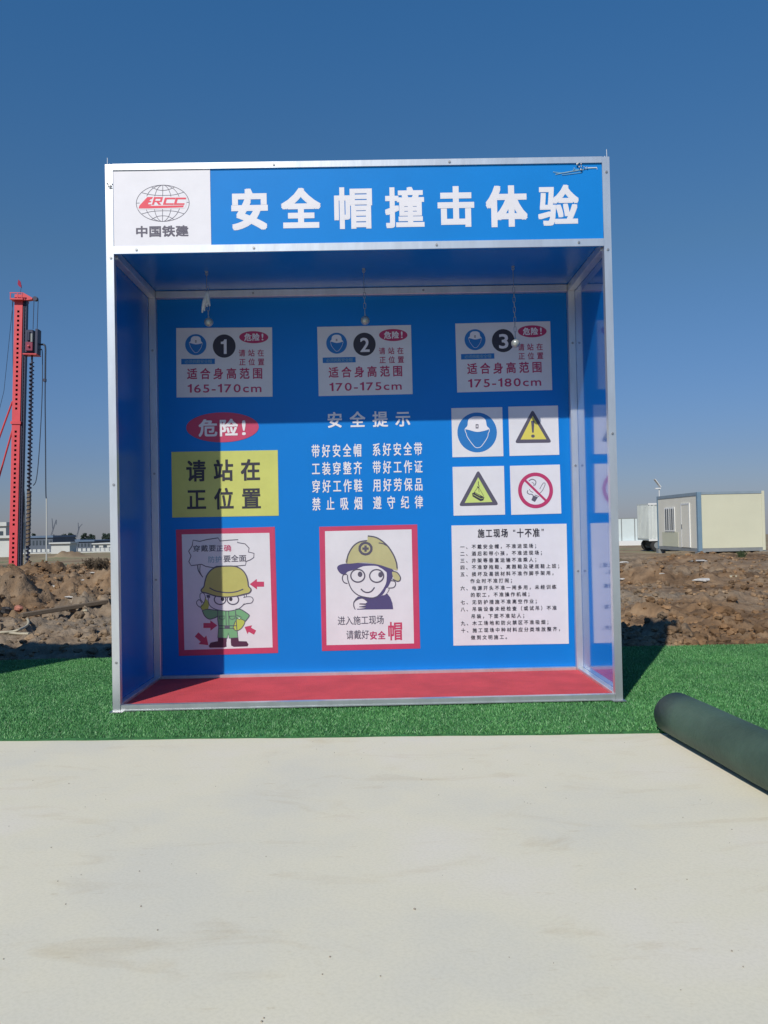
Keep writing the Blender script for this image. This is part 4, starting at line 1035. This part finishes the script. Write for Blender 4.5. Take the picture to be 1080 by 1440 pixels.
# ------------------------------------------------------------------ drilling rig on the left
M['rred'] = mat('rig_red_paint', (.66, .07, .085), .5, var=.1, vscale=1.5); M['rmaroon'] = mat('rig_maroon', (.22, .02, .06), .5); M['rdark'] = mat('rig_dark_steel', (.045, .05, .085), .5, .4); M['rhole'] = mat('rig_hole_shade', (.05, .012, .015), .8)
M['hoseg'] = mat('rig_hose', (.035, .05, .08), .5); M['hosep'] = mat('pale_hose', (.5, .52, .5), .5); M['flag'] = mat('red_flag', (.30, .015, .06), .8); M['orng'] = mat('rig_beacon', (.65, .12, .12), .5)
def rig():
    d = 45; base = at_depth(19.5, 797, d); zg = gz(base.x, base.y); z0 = zg - base.z
    r = empty('drilling_rig', (base.x - .06, base.y, zg), 'tall red auger drilling rig mast with dark auger and hoses at left edge', 'drilling rig', rot=(0, .034, 0))
    S = d / F; Hm = 388 * S
    # shift: the camera rolls, so all heights below are measured along the mast
    def Z(py): return (797 - py) * S + (base.z - zg)
    wm = .215
    # box mast with a punched front plate
    mb = MB(); mb.box(-wm, -.06, 0, .02, 0, Z(412)); mb.box(.06, wm, 0, .02, 0, Z(412)); mb.box(-wm, -wm + .02, .021, .4, 0, Z(412)); mb.box(wm - .02, wm, .021, .4, 0, Z(412)); mb.box(-wm + .02, wm - .02, .38, .4, 0, Z(412))
    step = 6.5 * S; z = 0; holes = []
    py = 790
    while py > 432:
        if not (576 < py < 602) and not (598 < py < 600) and not (745 > py > 738): holes.append(Z(py))
        py -= 6.55
    holes.sort(); prev = 0
    for hz in holes: mb.box(-.06, .06, 0, .02, prev, hz - .06); prev = hz + .06
    mb.box(-.06, .06, 0, .02, prev, Z(412))
    mast = mb.build('mast', M['rred'], r)
    box('shade_strip', M['rhole'], -wm + .03, wm - .03, .1, .12, .05, Z(415), mast)  # added dark strip: shade behind the mast holes put into its colour
    box('joint_flange', M['rred'], -wm - .05, wm + .05, -.05, .45, Z(596), Z(592), r)
    # guide rack on the right of the mast
    mb = MB(); mb.box(wm + .03, wm + .08, .05, .3, 0, Z(418)); mb.box(wm + .14, wm + .19, .05, .3, 0, Z(418))
    k = 0.1
    while k < Z(420): mb.box(wm + .081, wm + .139, .1, .2, k, k + .09); k += .2
    mb.build('guide_rack', M['rdark'], r)
    # crown: platform with rail and sheave bracket
    box('crown_platform', M['rred'], -wm - .14, wm + .1, -.25, .6, Z(421), Z(419), r)
    mb = MB()
    for x in (-wm - .12, wm * .2, wm + .05): mb.box(x - .02, x + .02, -.25, -.21, Z(418.9), Z(412))
    mb.box(-wm - .16, wm + .1, -.25, -.21, Z(412), Z(411)); mb.build('guard_rail', M['rred'], r)
    mb = MB(); v = [(wm, 0, Z(421)), (wm, 0, Z(409)), (wm + .50, 0, Z(416.5)), (wm + .50, 0, Z(418.5))]; v2 = [(x, y + .3, z_) for x, y, z_ in v]
    mb.add(v + v2, [(0, 3, 2, 1), (4, 5, 6, 7), (0, 1, 5, 4), (1, 2, 6, 5), (2, 3, 7, 6), (3, 0, 4, 7)]); mb.build('sheave_bracket', M['rred'], r)
    MB().tube([(wm + .62, .05, Z(417)), (wm + .62, .25, Z(417))], .12, 14).build('sheave', M['rdark'], r)
    xr = wm + .54
    for x in (xr + .02, xr + .24): MB().tube([(x - .02, .15, Z(418)), (x - .04, .15, Z(460))], .018, 6).build('rope', M['rdark'], r)
    # rotary head carriage
    hx = wm + .52
    hd = box('rotary_head', M['rdark'], hx - .36, hx + .10, -.05, .45, Z(495), Z(462), r, bevel=.04)
    box('motor', M['rmaroon'], hx - .26, hx + .10, -.14, -.051, Z(492), Z(480), hd); MB().tube([(hx - .1, -.1, Z(478)), (hx - .1, -.1, Z(466))], .1, 12).build('motor', M['rdark'], hd)
    MB().tube([(hx + .05, -.1, Z(480)), (hx + .05, -.1, Z(468))], .07, 12).build('motor', M['steelg'], hd)
    box('side_plate', M['rdark'], hx + .22, hx + .34, -.1, .4, Z(496), Z(461), hd, rot=None); box('platform', M['rred'], hx - .38, hx + .34, -.2, .45, Z(498), Z(496.5), hd)
    MB().sphere((hx - .08, -.2, Z(486)), .06, 10, 8).build('lamp', M['orng'], hd)
    # auger: stem and helical flight
    ax = hx + .0; L0, L1 = .1, Z(498)
    MB().tube([(ax, .1, L0), (ax, .1, L1)], .05, 10).build('auger_stem', M['rdark'], r)
    V = []; Fc = []; pitch = .215; R_ = .125; nseg = 12; n = int((L1 - .4 - L0) / pitch * nseg)
    for i in range(n + 1):
        a = i / nseg * 2 * math.pi; zz = L0 + i / nseg * pitch; c_, s_ = math.cos(a), math.sin(a)
        V += [(ax + .05 * c_, .1 + .05 * s_, zz), (ax + R_ * c_, .1 + R_ * s_, zz), (ax + .05 * c_, .1 + .05 * s_, zz + .07), (ax + R_ * c_, .1 + R_ * s_, zz + .05)]
    for i in range(n): a = 4 * i; Fc += [(a, a + 1, a + 5, a + 4), (a + 2, a + 6, a + 7, a + 3), (a + 1, a + 3, a + 7, a + 5)]
    mb = MB(); mb.add(V, Fc, True); mb.build('auger_flight', M['rdark'], r)
    MB().tube([(ax, .1, Z(768)), (ax, .1, Z(690))], .11, 10).build('clay_plug', M['wood'], r)
    # hoses
    def rx(px, py): return (px - 19.5) * S - (797 - py) * S * .0138 - .075
    def hosep(pts, rad, mt, nm): MB().tube(spline([Vector((rx(a, b), .3, Z(b))) for a, b in pts], False, 6), rad, 6).build(nm, M[mt], r)
    hosep([(55, 481), (60.5, 481.5), (62, 487), (62, 500), (62, 530)], .05, 'hoseg', 'hose'); hosep([(62, 530), (62, 560), (63, 620), (64, 690), (65, 700)], .032, 'hoseg', 'hose'); hosep([(65, 700), (65.5, 740), (65.5, 797)], .036, 'hosep', 'hose')
    hosep([(55, 489), (57.5, 492), (58, 540), (56, 600), (53, 650), (50, 675), (46, 682)], .022, 'hoseg', 'hose')
    MB().box(rx(61.5, 532) - .06, rx(61.5, 532) + .06, .2, .38, Z(534), Z(530)).build('clamp', M['rdark'], r)
    hosep([(31, 680), (34, 700), (35, 760), (35.5, 797)], .04, 'hosep', 'hose')
    # guy lines and rear braces running to the carriage outside the frame
    MB().tube([(rx(14.5, 418), .3, Z(418)), (rx(17, 560), .3, Z(560))], .015, 5).build('rope', M['rdark'], r)
    MB().tube([(rx(13.5, 418), .5, Z(418)), (rx(-18, 520), 2.2, Z(540)), (-4.5, 4.5, 1.6)], .012, 5).build('rope', M['rdark'], r)
    for y, pa, pb in ((.2, (17, 563), (-46, 700)), (.9, (18, 570), (-40, 730))):
        MB().tube([(rx(*pa), y, Z(pa[1])), (rx(*pb), y + 1.2, Z(pb[1]))], .05, 8).build('brace', M['rred'], r)
    # carriage
    box('deck', M['rred'], -7.8, -3.0, -.2, 3.4, .9, 1.25, r, bevel=.04); cab = box('cab', M['offw'], -5.0, -3.5, -.1, 1.3, 1.26, 3.1, r, bevel=.05); box('cab_window', M['glass'], -4.8, -3.7, -.14, -.101, 2.0, 2.9, cab)
    box('engine_house', M['rdark'], -7.7, -5.2, .2, 3.2, 1.26, 2.6, r, bevel=.05); box('support_beam', M['rred'], -3.6, -.22, .1, .35, -.35, -.12, r)
    for y in (-.2, 2.7):
        mb = MB(); n = 24; fr = []
        for i in range(n):
            a = 2 * math.pi * i / n; cx_ = -7.2 if math.cos(a) < 0 else -3.6; fr.append((cx_ + .42 * math.cos(a), .44 + .42 * math.sin(a)))
        v = [(a, y, b) for a, b in fr] + [(a, y + .6, b) for a, b in fr]; mb.add(v, [tuple(range(n)), tuple(range(n, 2 * n))[::-1]] + [(i, n + i, n + (i + 1) % n, (i + 1) % n) for i in range(n)]); mb.build('crawler_track', M['rubber'], r)
    # flag
    MB().tube([(.03, .1, Z(412)), (.10, .1, Z(398))], .012, 5).build('flag_pole', M['rdark'], r)
    mb = MB(); v = []
    prof = [(24, 396), (25, 390), (28, 393), (30, 402), (26.5, 400), (24.5, 398)]
    off = rx(24, 396) ; P2 = [(rx(a, b) , Z(b)) for a, b in prof]
    v = [(a, .1, b) for a, b in P2] + [(a, .13, b) for a, b in P2]; n = len(prof); mb.add(v, [tuple(range(n)), tuple(range(n, 2 * n))[::-1]] + [(i, n + i, n + (i + 1) % n, (i + 1) % n) for i in range(n)]); mb.build('flag', M['flag'], r)
rig()

# ------------------------------------------------------------------ distant site on the left
M['bgrey'] = mat('far_grey_wall', (.10, .125, .165), .7, var=.12, vscale=.4); M['bwhite'] = mat('far_white_wall', (.55, .57, .55), .7, var=.06, vscale=.5); M['broof'] = mat('far_blue_roof', (.11, .17, .26), .6, var=.12, vscale=.3)
M['fcrane'] = mat('far_crane', (.10, .12, .16), .7)
def block(px0, px1, ytop, ybot, d, depth, wall, roof, name, label, wins=0, cat='building'):
    a = at_depth(px0, ybot, d); b = at_depth(px1, ybot, d); zb = pz(a.x, a.y); L = b.x - a.x; H = at_depth(px0, ytop, d).z - zb
    r = empty(name, (a.x, a.y, zb), label, cat)
    w = box('wall', wall, 0, L, 0, depth, -.2, H * .88, r); box('roof', roof, -.2, L + .2, -.3, depth + .3, H * .88, H, r)
    for k in range(wins):
        x = L * (k + .25) / wins; q = box('window', M['glass'], x, x + L / wins * .45, -.05, -.01, H * .45, H * .72, r)
    return r
block(-30, 8.5, 735, 775, 120, 8, M['bwhite'], M['bwhite'], 'white_office_block', 'white flat roofed block at the far left edge behind the rig', 3)
block(-40, 13.5, 754, 778, 85, 2.5, M['bwhite'], M['bwhite'], 'white_site_cabin', 'long low white cabin left of the red mast', 0, 'cabin')
block(30, 74, 754, 768, 190, 14, M['bgrey'], M['broof'], 'grey_warehouse', 'long dark grey warehouse behind the auger', 9)
block(72, 98, 763, 775, 112, 2.5, M['bwhite'], M['bwhite'], 'white_store_container', 'single small white container on the plain between hose and booth', 0, 'container')
block(95, 112, 759, 768, 210, 10, M['bgrey'], M['broof'], 'blue_roofed_shed', 'small blue roofed shed behind the white container', 2)
block(108, 132, 760, 769, 180, 12, M['bgrey'], M['broof'], 'low_blue_building', 'wide low blue roofed building nearest the booth on the left', 5)
block(131, 165, 764, 770, 170, 10, M['bwhite'], M['bwhite'], 'pale_shed', 'pale low shed partly behind the left post of the booth', 3)
def barrier():
    d = 118; r0 = at_depth(20, 774, d); L = (at_depth(185, 774, d) - r0).x; z = gz(r0.x, r0.y)
    r = empty('barrier_fence', (r0.x, r0.y, z), 'low white site barrier running along the plain behind the berm', 'fence')
    box('kerb', M['bwhite'], 0, L, -.2, .2, -.2, .16, r)
    n = 26; w = L / n
    for k in range(n): box('panel', M['bwhite'], k * w + .06, (k + 1) * w - .14, 0, .06, .22, .62, r); 
    for k in range(n + 1): box('post', M['fcrane'], k * w - .05, k * w + .05, .07, .15, 0, .74, r)
    box('rail', M['fcrane'], 0, L, .08, .14, .66, .70, r)
barrier()
def crane(px, py, d, pts, label):
    b = at_depth(px, py, d); zb = pz(b.x, b.y); bz = b.z - zb
    r = empty('distant_crane', (b.x, b.y, zb), label, 'crane', 'cranes on the horizon left of the booth'); S = d / F
    box('body', M['fcrane'], -2.2, 2.2, -1.5, 1.5, .6, 2.8, r); box('track', M['fcrane'], -2.6, 2.6, -1.8, 1.8, 0, .55, r)
    for (x1, y1), (x2, y2), w in pts:
        a = Vector(((x1 - px) * S, 0, (py - y1) * S + bz)); c = Vector(((x2 - px) * S, 0, (py - y2) * S + bz)); t = (c - a).normalized(); n_ = Vector((-t.z, 0, t.x)) * w
        mb = MB(); L = (c - a).length
        for off in (-1, 1): mb.tube([a + n_ * off, c + n_ * off * .5], .04 * d / 250 * 1.6, 5)
        k = 0; K = max(3, int(L / (w * 3)))
        for i in range(K): p0 = a + t * L * i / K; p1 = a + t * L * (i + 1) / K; sg = 1 if i % 2 else -1; mb.tube([p0 + n_ * sg * .9, p1 - n_ * sg * .9], .025 * d / 250 * 1.6, 4)
        mb.build('boom', M['fcrane'], r)
crane(72, 755, 260, [((72, 753), (79.5, 731), .16), ((74.5, 745), (73.5, 729), .08), ((79.5, 731), (79.6, 738), .05)], 'distant crawler crane with raised boom beside the rig hose')
crane(109, 757, 300, [((107.5, 756), (112, 741), .18), ((110.6, 746), (110.2, 735), .08), ((112, 741), (116, 737), .06)], 'farther crawler crane with kinked boom near the booth')
M['bark'] = mat('bark', (.06, .05, .04), .9); M['leaf'] = mat('distant_foliage', (.035, .06, .045), .9, var=.5, vscale=1.5)
def tree(px, py, d, hpx, wpx, label):
    b = at_depth(px, py, d); S = d / F; H = hpx * S; Wd = wpx * S; zb = pz(b.x, b.y)
    r = empty('distant_tree', (b.x, b.y, zb), label, 'tree', 'trees along the horizon left of the booth'); H0 = b.z - zb + H
    mb = MB().tube([(0, 0, 0), (.1, 0, H0 * .5), (0, .1, H0 * .9)], .2, 6, radii=[.3, .2, .06])
    for k in range(5): a = random.uniform(0, 6.28); z = H0 * random.uniform(.3, .6); mb.tube([(0, 0, z), (Wd * .3 * math.cos(a), Wd * .3 * math.sin(a), z + H0 * .22)], .07, 4)
    mb.build('trunk', M['bark'], r)
    V = []
    cl = [(random.uniform(-.4, .4) * Wd, random.uniform(-.4, .4) * Wd, H0 * random.uniform(.42, .9), random.uniform(.16, .30) * Wd) for _ in range(11)]
    for i in range(900):
        cx_, cy_, cz_, cr = random.choice(cl); p = Vector((random.gauss(0, 1), random.gauss(0, 1), random.gauss(0, .8))); p = p.normalized() * cr * random.uniform(.5, 1.1); p += Vector((cx_, cy_, cz_)); g = .30 + Wd * .02
        for j in range(3): V.append(tuple(p + Vector((random.uniform(-g, g), random.uniform(-g, g), random.uniform(-g, g)))))
    link('crown', np_mesh('crown', np.array(V), np.arange(len(V)).reshape(-1, 3)), M['leaf'], r)
for i, (px, hh, w, lb) in enumerate(((76, 4, 5, 'small dark tree just right of the rig hose'), (92, 5, 6, 'dark rounded tree left of the farther crane'), (98, 6, 6, 'taller dark tree immediately left of the farther crane'), (104, 4, 6, 'low tree at the foot of the farther crane'), (118, 6, 4, 'slim tree right of the farther crane'),
        (124, 5, 4, 'thin pale tree in the gap towards the booth'), (131, 5, 5, 'faint tree midway between crane and booth post'), (148, 5, 6, 'dark tree just left of the booth post'), (154, 6, 6, 'dark tree touching the booth post'), (49, 6, 4, 'small tree behind the auger above the grey warehouse'))):
    tree(px, 760, 330, hh * 1.25 + 4, w * 1.7, lb)
